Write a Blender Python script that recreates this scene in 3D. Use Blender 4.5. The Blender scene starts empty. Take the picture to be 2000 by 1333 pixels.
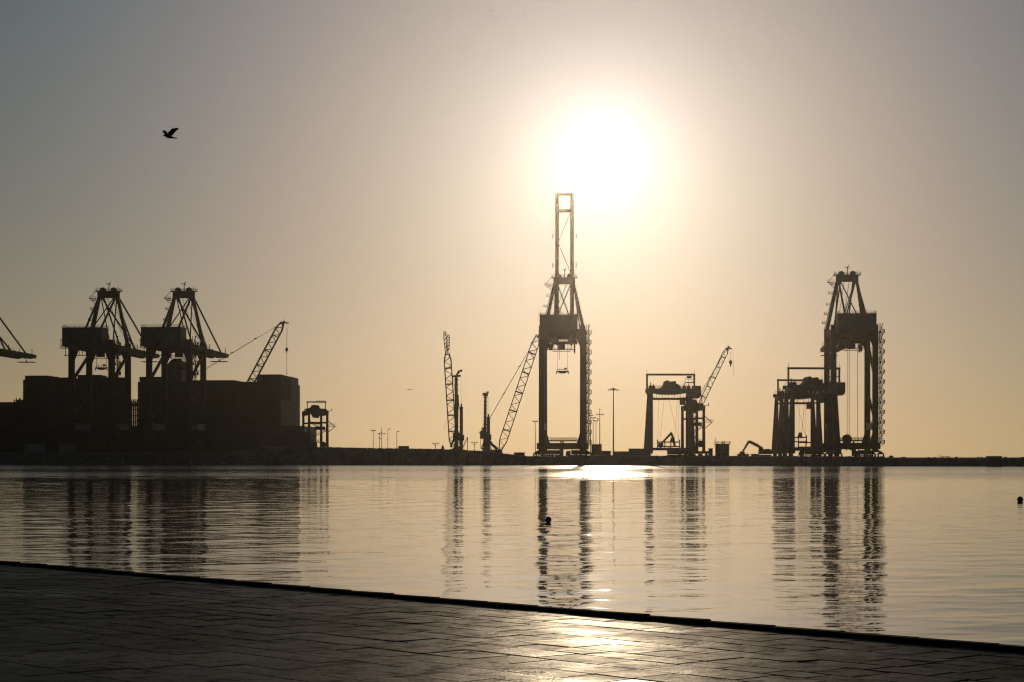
import bpy, bmesh, math, random
import numpy as np
from mathutils import Vector, Matrix
random.seed(7)
rng = np.random.default_rng(11)
C = bpy.context.scene.collection
SC = bpy.context.scene
R = math.radians

# ------------------------------------------------------------------ camera
F = 3800.0          # focal length in photograph pixels (2000 wide)
HY = 893.0          # horizon row in the photograph
CZ = 3.5            # eye height above the water
cam = bpy.data.cameras.new('camera')
cam.sensor_width = 36.0
cam.lens = 36.0 * F / 2000.0
cam.shift_y = (HY - 666.5) / 2000.0
cam.clip_start = 0.5
cam.clip_end = 20000
co = bpy.data.objects.new('camera', cam)
co.location = (0, 0, CZ)
co.rotation_euler = (R(90), 0, 0)
C.objects.link(co)
SC.camera = co

# ------------------------------------------------------------------ light
SUN_EL, SUN_AZ = R(8.86), R(2.64)      # azimuth measured from +Y towards +X
SUN_DIR = Vector((math.sin(SUN_AZ) * math.cos(SUN_EL), math.cos(SUN_AZ) * math.cos(SUN_EL), math.sin(SUN_EL)))
sl = bpy.data.lights.new('sun', 'SUN')
sl.energy = 4.9
sl.angle = R(0.53)
sl.color = (1.0, 0.78, 0.52)
so = bpy.data.objects.new('sun', sl)
so.rotation_euler = (-SUN_DIR).to_track_quat('-Z', 'Y').to_euler()
so.location = SUN_DIR * 500
C.objects.link(so)

W = bpy.data.worlds.new('World')
SC.world = W
W.use_nodes = True
nt = W.node_tree
nt.nodes.clear()
N = nt.nodes.new
L = nt.links.new
def wmath(op, a, b=None, c=None):
    n = N('ShaderNodeMath'); n.operation = op
    for i, v in enumerate((a, b, c)):
        if v is None: continue
        if isinstance(v, (int, float)): n.inputs[i].default_value = v
        else: L(v, n.inputs[i])
    return n.outputs[0]
sky = N('ShaderNodeTexSky')
sky.sky_type = 'NISHITA'
sky.sun_disc = False
sky.sun_elevation = SUN_EL
sky.sun_rotation = SUN_AZ
sky.altitude = 0
sky.air_density = 1.0
sky.dust_density = 1.0
sky.ozone_density = 1.0
bg = N('ShaderNodeBackground')
bg.inputs[1].default_value = 0.05
tint = N('ShaderNodeVectorMath'); tint.operation = 'MULTIPLY'; tint.inputs[1].default_value = (0.55, 0.60, 0.70)
L(sky.outputs[0], tint.inputs[0]); L(tint.outputs[0], bg.inputs[0])
# bright hazy air round the sun: falls off with the angle from the sun, the same from every place
geo = N('ShaderNodeNewGeometry')
tc = N('ShaderNodeTexCoord')
nrm = N('ShaderNodeVectorMath'); nrm.operation = 'NORMALIZE'
L(tc.outputs['Generated'], nrm.inputs[0])
dt = N('ShaderNodeVectorMath'); dt.operation = 'DOT_PRODUCT'
L(nrm.outputs[0], dt.inputs[0]); dt.inputs[1].default_value = SUN_DIR
ang = wmath('ARCCOSINE', wmath('MINIMUM', dt.outputs['Value'], 0.9999999))     # radians
def glow(theta0, power, amp):
    # amp * exp(-(ang/theta0)^power)
    return wmath('MULTIPLY', wmath('EXPONENT', wmath('MULTIPLY', wmath('POWER', wmath('DIVIDE', ang, theta0), power), -1.0)), amp)
EXPO = -3.3
KX = 2.0 ** -EXPO
GLOWS = [  # angular width (deg), power, colour as it shows on screen (linear)
    (1.4, 2.0, (0.06, 0.10, 0.22)),
    (4.5, 1.5, (0.0, 0.010, 0.310)),
    (6.5, 2.0, (0.015, 0.225, 0.0)),
    (10.0, 2.0, (0.422, 0.006, 0.0)),
    (14.0, 2.0, (0.0, 0.174, 0.145)),
    (30.0, 2.0, (0.033, 0.042, 0.086)),
    (400.0, 2.0, (0.014, 0.024, 0.028)),
]
acc = None
def add_light(strength, col):
    global acc
    b = N('ShaderNodeBackground')
    b.inputs[0].default_value = (*col, 1)
    L(wmath('MULTIPLY', strength, KX), b.inputs[1])
    if acc is None: acc = b.outputs[0]
    else:
        q = N('ShaderNodeAddShader'); L(acc, q.inputs[0]); L(b.outputs[0], q.inputs[1]); acc = q.outputs[0]
for th, pw, col in GLOWS: add_light(glow(R(th), pw, 1.0), col)
# warm band of thick air along the horizon, strongest under the sun
sepn = N('ShaderNodeSeparateXYZ'); L(nrm.outputs[0], sepn.inputs[0])
elev = wmath('ARCSINE', wmath('MAXIMUM', sepn.outputs[2], 0.0))
add_light(wmath('MULTIPLY', wmath('EXPONENT', wmath('MULTIPLY', elev, -1.0/R(6.0))), glow(R(55), 2.0, 1.0)), (0.305, 0.182, 0.021))
a = N('ShaderNodeAddShader'); L(acc, a.inputs[0]); L(bg.outputs[0], a.inputs[1])
wo = N('ShaderNodeOutputWorld')
L(a.outputs[0], wo.inputs[0])

SC.view_settings.view_transform = 'Standard'
SC.view_settings.look = 'None'
SC.view_settings.exposure = EXPO
SC.view_settings.gamma = 1
SC.view_settings.use_curve_mapping = False
SC.render.engine = 'CYCLES'
SC.cycles.use_denoising = True
SC.cycles.denoising_input_passes = 'RGB_ALBEDO_NORMAL'
SC.cycles.denoising_prefilter = 'NONE'
try: SC.cycles.denoiser = 'OPENIMAGEDENOISE'
except Exception: pass
SC.cycles.pixel_filter_type = 'BLACKMAN_HARRIS'
SC.cycles.filter_width = 1.2
SC.cycles.max_bounces = 6
SC.cycles.caustics_reflective = False
SC.cycles.caustics_refractive = False
SC.cycles.sample_clamp_indirect = 30

# ------------------------------------------------------------------ materials
def mat(name, col, rough=0.6, metal=0.0, var=0.25, scale=0.6, bump=0.0, bscale=8.0, spec=0.4, rvar=0.0):
    m = bpy.data.materials.new(name); m.use_nodes = True
    t = m.node_tree; p = t.nodes['Principled BSDF']
    tcn = t.nodes.new('ShaderNodeTexCoord')
    n = t.nodes.new('ShaderNodeTexNoise'); n.inputs['Scale'].default_value = scale; n.inputs['Detail'].default_value = 5
    t.links.new(tcn.outputs['Object'], n.inputs['Vector'])
    r = t.nodes.new('ShaderNodeValToRGB')
    lo = tuple(c * (1 - var) for c in col); hi = tuple(min(1, c * (1 + var)) for c in col)
    r.color_ramp.elements[0].position = 0.3; r.color_ramp.elements[0].color = (*lo, 1)
    r.color_ramp.elements[1].position = 0.7; r.color_ramp.elements[1].color = (*hi, 1)
    t.links.new(n.outputs['Fac'], r.inputs[0])
    t.links.new(r.outputs[0], p.inputs['Base Color'])
    p.inputs['Roughness'].default_value = rough
    p.inputs['Metallic'].default_value = metal
    p.inputs['Specular IOR Level'].default_value = spec
    if rvar:
        mr = t.nodes.new('ShaderNodeMapRange')
        mr.inputs[3].default_value = rough - rvar; mr.inputs[4].default_value = rough + rvar
        mr.inputs[1].default_value = 0.3; mr.inputs[2].default_value = 0.7
        t.links.new(n.outputs['Fac'], mr.inputs[0]); t.links.new(mr.outputs[0], p.inputs['Roughness'])
    if bump:
        n2 = t.nodes.new('ShaderNodeTexNoise'); n2.inputs['Scale'].default_value = bscale; n2.inputs['Detail'].default_value = 6
        t.links.new(tcn.outputs['Object'], n2.inputs['Vector'])
        b = t.nodes.new('ShaderNodeBump'); b.inputs['Strength'].default_value = 1.0; b.inputs['Distance'].default_value = bump
        t.links.new(n2.outputs['Fac'], b.inputs['Height']); t.links.new(b.outputs[0], p.inputs['Normal'])
    return m
M = {
    'red': mat('weathered_red_paint', (0.075, 0.030, 0.022), 0.65),
    'navy': mat('dark_blue_paint', (0.03, 0.055, 0.07), 0.6),
    'rtg': mat('slate_blue_paint', (0.045, 0.08, 0.095), 0.6),
    'pale': mat('cream_paint', (0.62, 0.54, 0.42), 0.55, var=0.1),
    'steel': mat('dark_steel', (0.05, 0.045, 0.04), 0.65),
    'rope': mat('steel_rope', (0.04, 0.035, 0.03), 0.7),
    'rubber': mat('tyre_rubber', (0.02, 0.02, 0.02), 0.8),
    'glass': mat('cab_glass', (0.02, 0.025, 0.03), 0.15, var=0.1),
    'concrete': mat('quay_concrete', (0.16, 0.15, 0.135), 0.85, var=0.3, scale=0.15),
    'fill': mat('rubble_fill', (0.055, 0.072, 0.074), 0.95, var=0.4, scale=0.25, bump=0.25, bscale=1.2),
    'yellow': mat('machine_yellow', (0.20, 0.12, 0.02), 0.6),
    'white': mat('faded_white_paint', (0.20, 0.23, 0.24), 0.6, var=0.15),
    'hull': mat('ship_hull_paint', (0.022, 0.036, 0.045), 0.55),
    'buoy': mat('buoy_plastic', (0.03, 0.03, 0.03), 0.5),
    'feather': mat('black_feathers', (0.012, 0.012, 0.014), 0.6),
    'gull': mat('grey_feathers', (0.08, 0.08, 0.085), 0.7),
    'kerb': mat('tarred_kerb', (0.018, 0.017, 0.016), 0.95, bump=0.01, bscale=18, spec=0.05),
    'c_red': mat('container_red', (0.045, 0.030, 0.027), 0.65),
    'c_blue': mat('container_blue', (0.022, 0.042, 0.055), 0.65),
    'c_green': mat('container_green', (0.026, 0.046, 0.042), 0.65),
    'c_grey': mat('container_grey', (0.034, 0.042, 0.042), 0.65),
    'c_brown': mat('container_brown', (0.038, 0.036, 0.032), 0.65),
}

# ------------------------------------------------------------------ mesh helpers
class MB:
    def __init__(s): s.v = []; s.f = []
    def add(s, vs, fs):
        o = len(s.v); s.v += [tuple(v) for v in vs]; s.f += [tuple(i + o for i in f) for f in fs]; return s
    def box(s, x0, x1, y0, y1, z0, z1):
        return s.add([(x0,y0,z0),(x1,y0,z0),(x1,y1,z0),(x0,y1,z0),(x0,y0,z1),(x1,y0,z1),(x1,y1,z1),(x0,y1,z1)],
                     [(0,3,2,1),(4,5,6,7),(0,1,5,4),(1,2,6,5),(2,3,7,6),(3,0,4,7)])
    def beam(s, p, q, w, h=None, w2=None, h2=None, up=(0,0,1)):
        p, q = Vector(p), Vector(q); h = w if h is None else h
        w2 = w if w2 is None else w2; h2 = h if h2 is None else h2
        d = (q - p).normalized(); u = Vector(up)
        if abs(d.dot(u)) > 0.97: u = Vector((0,1,0))
        a = d.cross(u).normalized(); b = a.cross(d).normalized()
        vs = []
        for c, ww, hh in ((p, w, h), (q, w2, h2)):
            for sx, sy in ((-1,-1),(1,-1),(1,1),(-1,1)): vs.append(c + a*sx*ww/2 + b*sy*hh/2)
        return s.add(vs, [(0,3,2,1),(4,5,6,7),(0,1,5,4),(1,2,6,5),(2,3,7,6),(3,0,4,7)])
    def tube(s, p, q, r, n=5, r2=None):
        p, q = Vector(p), Vector(q); r2 = r if r2 is None else r2
        d = (q - p).normalized(); u = Vector((0,0,1)) if abs(d.z) < 0.95 else Vector((0,1,0))
        a = d.cross(u).normalized(); b = a.cross(d)
        vs = []
        for c, rr in ((p, r), (q, r2)):
            for i in range(n):
                t = 2*math.pi*i/n; vs.append(c + a*math.cos(t)*rr + b*math.sin(t)*rr)
        fs = [(i, (i+1)%n, n+(i+1)%n, n+i) for i in range(n)] + [tuple(range(n-1,-1,-1)), tuple(range(n,2*n))]
        return s.add(vs, fs)
    def path(s, pts, r, n=4):
        for p, q in zip(pts[:-1], pts[1:]): s.tube(p, q, r, n)
        return s
    def prism(s, poly, axis, a, b):
        # poly: list of 2D points; axis 'x','y','z' the extrusion axis
        def mk(p, t):
            return (t, p[0], p[1]) if axis == 'x' else (p[0], t, p[1]) if axis == 'y' else (p[0], p[1], t)
        n = len(poly); vs = [mk(p, a) for p in poly] + [mk(p, b) for p in poly]
        fs = [(i, (i+1)%n, n+(i+1)%n, n+i) for i in range(n)] + [tuple(range(n-1,-1,-1)), tuple(range(n,2*n))]
        return s.add(vs, fs)
    def sphere(s, c, r, nu=10, nv=7, sz=1.0):
        c = Vector(c); vs = []; fs = []
        for j in range(nv+1):
            ph = math.pi*j/nv
            for i in range(nu):
                th = 2*math.pi*i/nu
                vs.append(c + Vector((r*math.sin(ph)*math.cos(th), r*math.sin(ph)*math.sin(th), r*sz*math.cos(ph))))
        for j in range(nv):
            for i in range(nu):
                fs.append((j*nu+i, j*nu+(i+1)%nu, (j+1)*nu+(i+1)%nu, (j+1)*nu+i))
        return s.add(vs, fs)
    def rail(s, pts, h=1.1, r=0.05, step=2.0):
        # handrail along a polyline: two rails and posts
        for p, q in zip(pts[:-1], pts[1:]):
            p, q = Vector(p), Vector(q); n = max(1, round((q-p).length/step))
            for k in (0.5, 1.0): s.beam(p + Vector((0,0,h*k)), q + Vector((0,0,h*k)), r*2)
            for i in range(n+1):
                c = p.lerp(q, i/n); s.beam(c, c + Vector((0,0,h)), r*2)
        return s
    def mesh(s, name):
        me = bpy.data.meshes.new(name); me.from_pydata(s.v, [], s.f); me.update()
        bm = bmesh.new(); bm.from_mesh(me); bmesh.ops.recalc_face_normals(bm, faces=bm.faces); bm.to_mesh(me); bm.free()
        return me
    def build(s, name, m, parent=None, smooth=False):
        me = s.mesh(name); me.materials.append(m if not isinstance(m, str) else M[m])
        if smooth: me.polygons.foreach_set('use_smooth', [True]*len(me.polygons))
        o = bpy.data.objects.new(name, me); C.objects.link(o)
        if parent: o.parent = parent
        return o

def tag(o, label=None, cat=None, group=None, kind=None):
    for k, v in (('label', label), ('category', cat), ('group', group), ('kind', kind)):
        if v: o[k] = v
    return o
def empty(name, loc, rz=0.0, label=None, cat=None, group=None):
    o = bpy.data.objects.new(name, None); o.empty_display_size = 1
    o.location = loc; o.rotation_euler = (0, 0, rz); C.objects.link(o)
    return tag(o, label, cat, group)
def copy_tree(o, parent=None):
    c = o.copy(); C.objects.link(c); c.parent = parent
    for ch in list(o.children): copy_tree(ch, c)
    return c
def at(px, py, Y):
    "the place in the world that lies Y metres out and shows at photograph pixel (px, py)"
    return Vector(((px - 1000) * Y / F, Y, CZ + (HY - py) * Y / F))
PORT = R(-3.4)      # the quay, its cranes and the ship share this heading
def port_to_world(a, b, z=0):
    return Vector((a*math.cos(PORT) - b*math.sin(PORT), a*math.sin(PORT) + b*math.cos(PORT), z))
GZ = 3.3            # quay level

# ------------------------------------------------------------------ water
def build_water():
    ys = [4.0]
    while ys[-1] < 12: ys.append(ys[-1] + 2.0)
    while ys[-1] < 330: ys.append(ys[-1] + max(0.16, 0.0015 * ys[-1]))
    nfine = len(ys)
    while ys[-1] < 2450: ys.append(ys[-1] * 1.06)
    ys = np.array(ys)
    ts = np.concatenate([[-40, -12, -5, -2.5, -1.6, -1.25], np.linspace(-1, 1, 460), [1.25, 1.6, 2.5, 5, 12, 40]])
    X = ts[None, :] * (0.285 * ys[:, None] + 1.0)
    X = np.clip(X, -2600, 2600)
    Y = np.repeat(ys[:, None], len(ts), 1)
    Z = np.zeros_like(X)
    nw = 46
    lam = np.exp(rng.uniform(np.log(0.45), np.log(8.0), nw))
    th = rng.normal(0, 0.8, nw) + math.pi/2 + 0.15
    ph = rng.uniform(0, 2*np.pi, nw)
    sl_ = rng.uniform(0.6, 1.4, nw) * WAVE_SLOPE / math.sqrt(nw/2)
    for l, t, p, s in zip(lam, th, ph, sl_):
        k = 2*np.pi/l
        cell = np.maximum(0.16, 0.0015*Y)
        fade = np.clip((l/cell - 2.0)/2.0, 0, 1)
        # slow drifting of the strength in patches
        env = 0.65 + 0.35*np.sin(X*0.05*math.cos(p) + Y*0.021 + 3*p) * np.sin(Y*0.06 + X*0.018 + 5*p)
        Z += fade * env * s/k * np.sin(k*(X*math.cos(t) + Y*math.sin(t)) + p)
    edge = np.clip((1.02 - np.abs(ts))/0.05, 0, 1)[None, :] * np.clip((330 - ys)/60, 0, 1)[:, None]
    Z *= edge
    nr, nc = X.shape
    verts = np.stack([X, Y, Z], -1).reshape(-1, 3)
    idx = np.arange(nr*nc).reshape(nr, nc)
    faces = np.stack([idx[:-1,:-1], idx[:-1,1:], idx[1:,1:], idx[1:,:-1]], -1).reshape(-1, 4)
    me = bpy.data.meshes.new('water')
    me.vertices.add(len(verts)); me.vertices.foreach_set('co', verts.ravel())
    me.loops.add(faces.size); me.loops.foreach_set('vertex_index', faces.ravel().astype(np.int32))
    me.polygons.add(len(faces)); me.polygons.foreach_set('loop_start', np.arange(0, faces.size, 4, dtype=np.int32))
    me.polygons.foreach_set('loop_total', np.full(len(faces), 4, np.int32))
    me.polygons.foreach_set('use_smooth', np.ones(len(faces), bool))
    me.update(); me.validate()
    m = bpy.data.materials.new('sea_water'); m.use_nodes = True
    t = m.node_tree; p = t.nodes['Principled BSDF']
    p.inputs['Base Color'].default_value = (0.010, 0.016, 0.016, 1)
    p.inputs['IOR'].default_value = 1.333
    p.inputs['Specular Tint'].default_value = (1.0, 0.97, 0.68, 1)
    g = t.nodes.new('ShaderNodeNewGeometry')
    sep = t.nodes.new('ShaderNodeSeparateXYZ'); t.links.new(g.outputs['Position'], sep.inputs[0])
    # fine ripples, long across the wind
    mp = t.nodes.new('ShaderNodeMapping'); mp.inputs['Scale'].default_value = (0.55, 1.5, 1); mp.inputs['Rotation'].default_value = (0, 0, 0.12)
    t.links.new(g.outputs['Position'], mp.inputs[0])
    n1 = t.nodes.new('ShaderNodeTexNoise'); n1.inputs['Scale'].default_value = 2.6; n1.inputs['Detail'].default_value = 3; n1.inputs['Roughness'].default_value = 0.5
    t.links.new(mp.outputs[0], n1.inputs['Vector'])
    b = t.nodes.new('ShaderNodeBump'); b.inputs['Strength'].default_value = 1; b.inputs['Distance'].default_value = RIPPLE
    t.links.new(n1.outputs['Fac'], b.inputs['Height'])
    mp3 = t.nodes.new('ShaderNodeMapping'); mp3.inputs['Scale'].default_value = (0.14, 0.34, 1); mp3.inputs['Rotation'].default_value = (0, 0, -0.1)
    t.links.new(g.outputs['Position'], mp3.inputs[0])
    n3 = t.nodes.new('ShaderNodeTexNoise'); n3.inputs['Scale'].default_value = 1.0; n3.inputs['Detail'].default_value = 3; n3.inputs['Roughness'].default_value = 0.55
    t.links.new(mp3.outputs[0], n3.inputs['Vector'])
    b3 = t.nodes.new('ShaderNodeBump'); b3.inputs['Strength'].default_value = 1; b3.inputs['Distance'].default_value = SWELL
    t.links.new(n3.outputs['Fac'], b3.inputs['Height']); t.links.new(b.outputs[0], b3.inputs['Normal'])
    t.links.new(b3.outputs[0], p.inputs['Normal'])
    # breeze ruffles the water under the far quay: rougher there, in long bands
    mp2 = t.nodes.new('ShaderNodeMapping'); mp2.inputs['Scale'].default_value = (0.012, 0.05, 1)
    t.links.new(g.outputs['Position'], mp2.inputs[0])
    n2 = t.nodes.new('ShaderNodeTexNoise'); n2.inputs['Scale'].default_value = 1; n2.inputs['Detail'].default_value = 3
    t.links.new(mp2.outputs[0], n2.inputs['Vector'])
    def mth(op, a_, b_):
        n = t.nodes.new('ShaderNodeMath'); n.operation = op
        for i, v in enumerate((a_, b_)):
            if isinstance(v, (int, float)): n.inputs[i].default_value = v
            else: t.links.new(v, n.inputs[i])
        return n.outputs[0]
    n4 = t.nodes.new('ShaderNodeTexNoise'); n4.inputs['Scale'].default_value = 1; n4.inputs['Detail'].default_value = 4; n4.inputs['Roughness'].default_value = 0.7
    mp4 = t.nodes.new('ShaderNodeMapping'); mp4.inputs['Scale'].default_value = (0.22, 0.09, 1)
    t.links.new(g.outputs['Position'], mp4.inputs[0]); t.links.new(mp4.outputs[0], n4.inputs['Vector'])
    cr = t.nodes.new('ShaderNodeValToRGB'); cr.color_ramp.interpolation = 'EASE'
    pos = mth('ADD', sep.outputs[1], mth('MULTIPLY', mth('SUBTRACT', n2.outputs['Fac'], 0.5), 130))
    t.links.new(mth('DIVIDE', mth('ADD', pos, mth('MULTIPLY', mth('SUBTRACT', n4.outputs['Fac'], 0.5), 300)), 1000), cr.inputs[0])
    els = cr.color_ramp.elements
    els[0].position = 0.29; els[0].color = (ROUGH_NEAR,)*3 + (1,)
    els[1].position = 0.72; els[1].color = (ROUGH_FAR*1.1,)*3 + (1,)
    for ps, v in ((0.36, ROUGH_FAR*.9), (0.40, ROUGH_FAR), (0.47, 0.09), (0.53, 0.08), (0.60, ROUGH_FAR)):
        e_ = els.new(ps); e_.color = (v, v, v, 1)
    t.links.new(cr.outputs[0], p.inputs['Roughness'])
    me.materials.append(m)
    o = bpy.data.objects.new('water', me); C.objects.link(o)
    tag(o, kind='structure')
WAVE_SLOPE, RIPPLE, SWELL, ROUGH_NEAR, ROUGH_FAR = 0.022, 0.0046, 0.052, 0.03, 0.16
build_water()

# ------------------------------------------------------------------ far land
NEAR_EDGE = [(-400, 900), (0, 880), (600, 868), (1000, 820), (1400, 775), (2000, 720), (2500, 690)]
TOP_ROW = [(-400, 884), (300, 883), (495, 882), (512, 873.5), (600, 873), (720, 875.5), (860, 877.5), (960, 882), (990, 887), (1040, 892), (1160, 890), (1400, 891), (1700, 892), (1760, 895), (2100, 897), (2500, 897)]
def interp(tab, x):
    for (x0, y0), (x1, y1) in zip(tab[:-1], tab[1:]):
        if x <= x1: return y0 + (y1-y0)*max(0, (x-x0))/(x1-x0)
    return tab[-1][1]
def build_bank():
    mb = MB(); cols = []
    xs = np.arange(-400, 2501, 4.0)
    for px in xs:
        Y = interp(NEAR_EDGE, px)
        h = CZ + (HY - interp(TOP_ROW, px)) * (Y+11) / F
        j = lambda s: random.uniform(-s, s)
        prof = [(0, -1.0), (1.5+j(.5), 0.25+j(.15)), (4+j(.8), 0.35*h+j(.3)), (7+j(.8), 0.7*h+j(.3)), (10+j(.5), h-0.12+j(.15)), (13, h+j(.16)), (19, h+j(.16)), (24, max(GZ-0.6, h-1.5)), (30, GZ-0.6)]
        cols.append([((px-1000)*(Y+d)/F, Y+d, z) for d, z in prof])
    n = len(cols[0])
    vs = [v for c in cols for v in c]
    fs = [(i*n+k, (i+1)*n+k, (i+1)*n+k+1, i*n+k+1) for i in range(len(cols)-1) for k in range(n-1)]
    mb.add(vs, fs)
    tag(mb.build('embankment', 'fill'), kind='structure')
    # the level ground behind it, up to the berth line
    g = MB()
    front = [((px-1000)*(interp(NEAR_EDGE, px)+22)/F, interp(NEAR_EDGE, px)+22) for px in range(-400, 2501, 100)]
    c0 = Vector((23.2, 900, 0))
    back = []
    for a in (640, -640):
        w = c0 + port_to_world(a, 34.5); back.append((w.x, w.y))
    poly = front + back
    g.prism(poly, 'z', -2.0, GZ)
    tag(g.build('quay', 'concrete'), kind='structure')
build_bank()

# ------------------------------------------------------------------ promenade with pavers and kerb
PZ = 1.8
def build_promenade():
    P0 = Vector((-8.13, 30.9, 0)); P1 = Vector((4.45, 16.91, 0))
    k = (P1 - P0).normalized(); n = Vector((k.y, -k.x, 0))          # n points inland
    if n.y > 0: n = -n
    ang_ = math.atan2(k.y, k.x)
    stone = mat('paving_stone', (0.060, 0.054, 0.044), 0.5)
    t = stone.node_tree; p = t.nodes['Principled BSDF']
    for l_ in list(t.links): t.links.remove(l_)
    g = t.nodes.new('ShaderNodeNewGeometry'); oi = t.nodes.new('ShaderNodeObjectInfo')
    def noise(scale, detail=4, sc=None):
        nn = t.nodes.new('ShaderNodeTexNoise'); nn.inputs['Scale'].default_value = scale; nn.inputs['Detail'].default_value = detail
        t.links.new(g.outputs['Position'], nn.inputs['Vector']); return nn.outputs['Fac']
    def rng_(src, a, b, c, d):
        q = t.nodes.new('ShaderNodeMapRange'); t.links.new(src, q.inputs[0])
        for i, v in enumerate((a, b, c, d)): q.inputs[i+1].default_value = v
        return q.outputs[0]
    def mth(op, a_, b_):
        q = t.nodes.new('ShaderNodeMath'); q.operation = op
        for i, v in enumerate((a_, b_)):
            if isinstance(v, (int, float)): q.inputs[i].default_value = v
            else: t.links.new(v, q.inputs[i])
        return q.outputs[0]
    big, mid, fine = noise(0.8, 6), noise(4.0, 8), noise(38, 5)
    val = mth('MULTIPLY', mth('MULTIPLY', mth('MULTIPLY', rng_(big, .35, .65, .6, 1.3), rng_(mid, .3, .7, .7, 1.3)), rng_(fine, .3, .7, .45, 1.55)), rng_(oi.outputs['Random'], 0, 1, .72, 1.25))
    mix = t.nodes.new('ShaderNodeVectorMath'); mix.operation = 'SCALE'
    mix.inputs[0].default_value = (0.040, 0.035, 0.020)
    t.links.new(val, mix.inputs['Scale']); t.links.new(mix.outputs[0], p.inputs['Base Color'])
    ro = mth('ADD', mth('ADD', rng_(big, .35, .65, .33, .48), rng_(mid, .3, .7, -.09, .09)), rng_(oi.outputs['Random'], 0, 1, -.05, .05))
    t.links.new(ro, p.inputs['Roughness'])
    t.links.new(mth('MULTIPLY', rng_(mid, .34, .66, .001, .017), rng_(noise(11, 6), .3, .7, .45, 1.3)), p.inputs['Specular IOR Level']); p.inputs['Specular Tint'].default_value = (1.0, 0.90, 0.68, 1)
    bm_ = t.nodes.new('ShaderNodeBump'); bm_.inputs['Distance'].default_value = 0.0038
    h = mth('ADD', fine, mth('MULTIPLY', mid, 2.5))
    t.links.new(h, bm_.inputs['Height']); t.links.new(bm_.outputs[0], p.inputs['Normal'])
    t.links.new(p.outputs[0], t.nodes['Material Output'].inputs[0])
    grout = mat('dark_grout', (0.018, 0.017, 0.015), 0.95, spec=0.1)
    # body: bed under the pavers plus the wall down into the water
    bedz = PZ - 0.032
    body = MB()
    a0, a1 = P0 - k*60, P1 + k*45
    fr = [a0 - n*0.02, a1 - n*0.02, a1 + n*40, a0 + n*40]
    body.prism([(q.x, q.y) for q in fr], 'z', -2.0, bedz)
    root = body.build('promenade', grout)
    tag(root, kind='structure')
    # kerb stones, each a little out of line with the next
    ks = MB(); LK = 0.86
    ks.prism([(-.075, 0), (.075, 0), (.075, .058), (.06, .072), (-.06, .072), (-.075, .058)], 'x', -LK/2+.006, LK/2-.006)
    kme = ks.mesh('kerb_stone'); kme.materials.append(M['kerb'])
    i0 = int(-14/LK); i1 = int(30/LK)
    for i in range(i0, i1):
        c = P0 + k*(i*LK) - n*0.06
        o = bpy.data.objects.new('kerb_stone', kme); C.objects.link(o); o.parent = root
        o.location = (c.x, c.y, bedz + .004 + random.uniform(-.004, .004))
        o.rotation_euler = (random.uniform(-.01, .01), -R(random.uniform(.25, 1.0)), ang_ + R(random.uniform(-.5, .5)))
    # pavers in rows along the kerb, rows and stones of several sizes
    cache = {}
    def paver_mesh(l, w):
        key = (l, w)
        if key not in cache:
            b = MB(); x, y, z, c = l/2-.0075, w/2-.0075, .032, .007
            vs = [(-x,-y,0),(x,-y,0),(x,y,0),(-x,y,0),(-x,-y,z-c),(x,-y,z-c),(x,y,z-c),(-x,y,z-c),(-x+c,-y+c,z),(x-c,-y+c,z),(x-c,y-c,z),(-x+c,y-c,z)]
            fs = []
            for a in (0, 4):
                fs += [(a+i, a+(i+1)%4, a+4+(i+1)%4, a+4+i) for i in range(4)]
            fs.append((8,9,10,11)); b.add(vs, fs)
            me = b.mesh('paver'); me.materials.append(stone); cache[key] = me
        return cache[key]
    stuff = MB(); off = 0.02; nparts = 0
    widths = [.34, .40, .40, .50, .50]; lens = [.42, .50, .50, .60, .74]
    while off < 22:
        w = random.choice(widths); s = -16 - random.random()
        while s < 34:
            l = random.choice(lens)
            c = P0 + k*(s + l/2) + n*(off + w/2)
            s += l
            if c.y < 3: continue
            px = 1000 + F*c.x/c.y; py = HY + F*(CZ-PZ)/c.y
            dz, rx, ry = random.uniform(-.003, .003), random.gauss(0, .0045), random.gauss(0, .0045)
            if -45 < px < 2045 and py < 1348 and nparts < 298:
                o = bpy.data.objects.new('paver', paver_mesh(l, w)); C.objects.link(o); o.parent = root
                o.location = (c.x, c.y, bedz - .001 + dz); o.rotation_euler = (rx, ry, ang_); nparts += 1
            elif abs(c.x) < 26:
                mt = Matrix.Translation((c.x, c.y, bedz - .001 + dz)) @ Matrix.Rotation(ang_, 4, 'Z')
                x, y = l/2-.007, w/2-.007
                stuff.add([mt @ Vector(q) for q in ((-x,-y,0),(x,-y,0),(x,y,0),(-x,y,0),(-x,-y,.032),(x,-y,.032),(x,y,.032),(-x,y,.032))],
                          [(4,5,6,7),(0,1,5,4),(1,2,6,5),(2,3,7,6),(3,0,4,7)])
        off += w
    print('pavers', nparts)
    tag(stuff.build('paving', stone, root), kind='stuff')
build_promenade()

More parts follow.
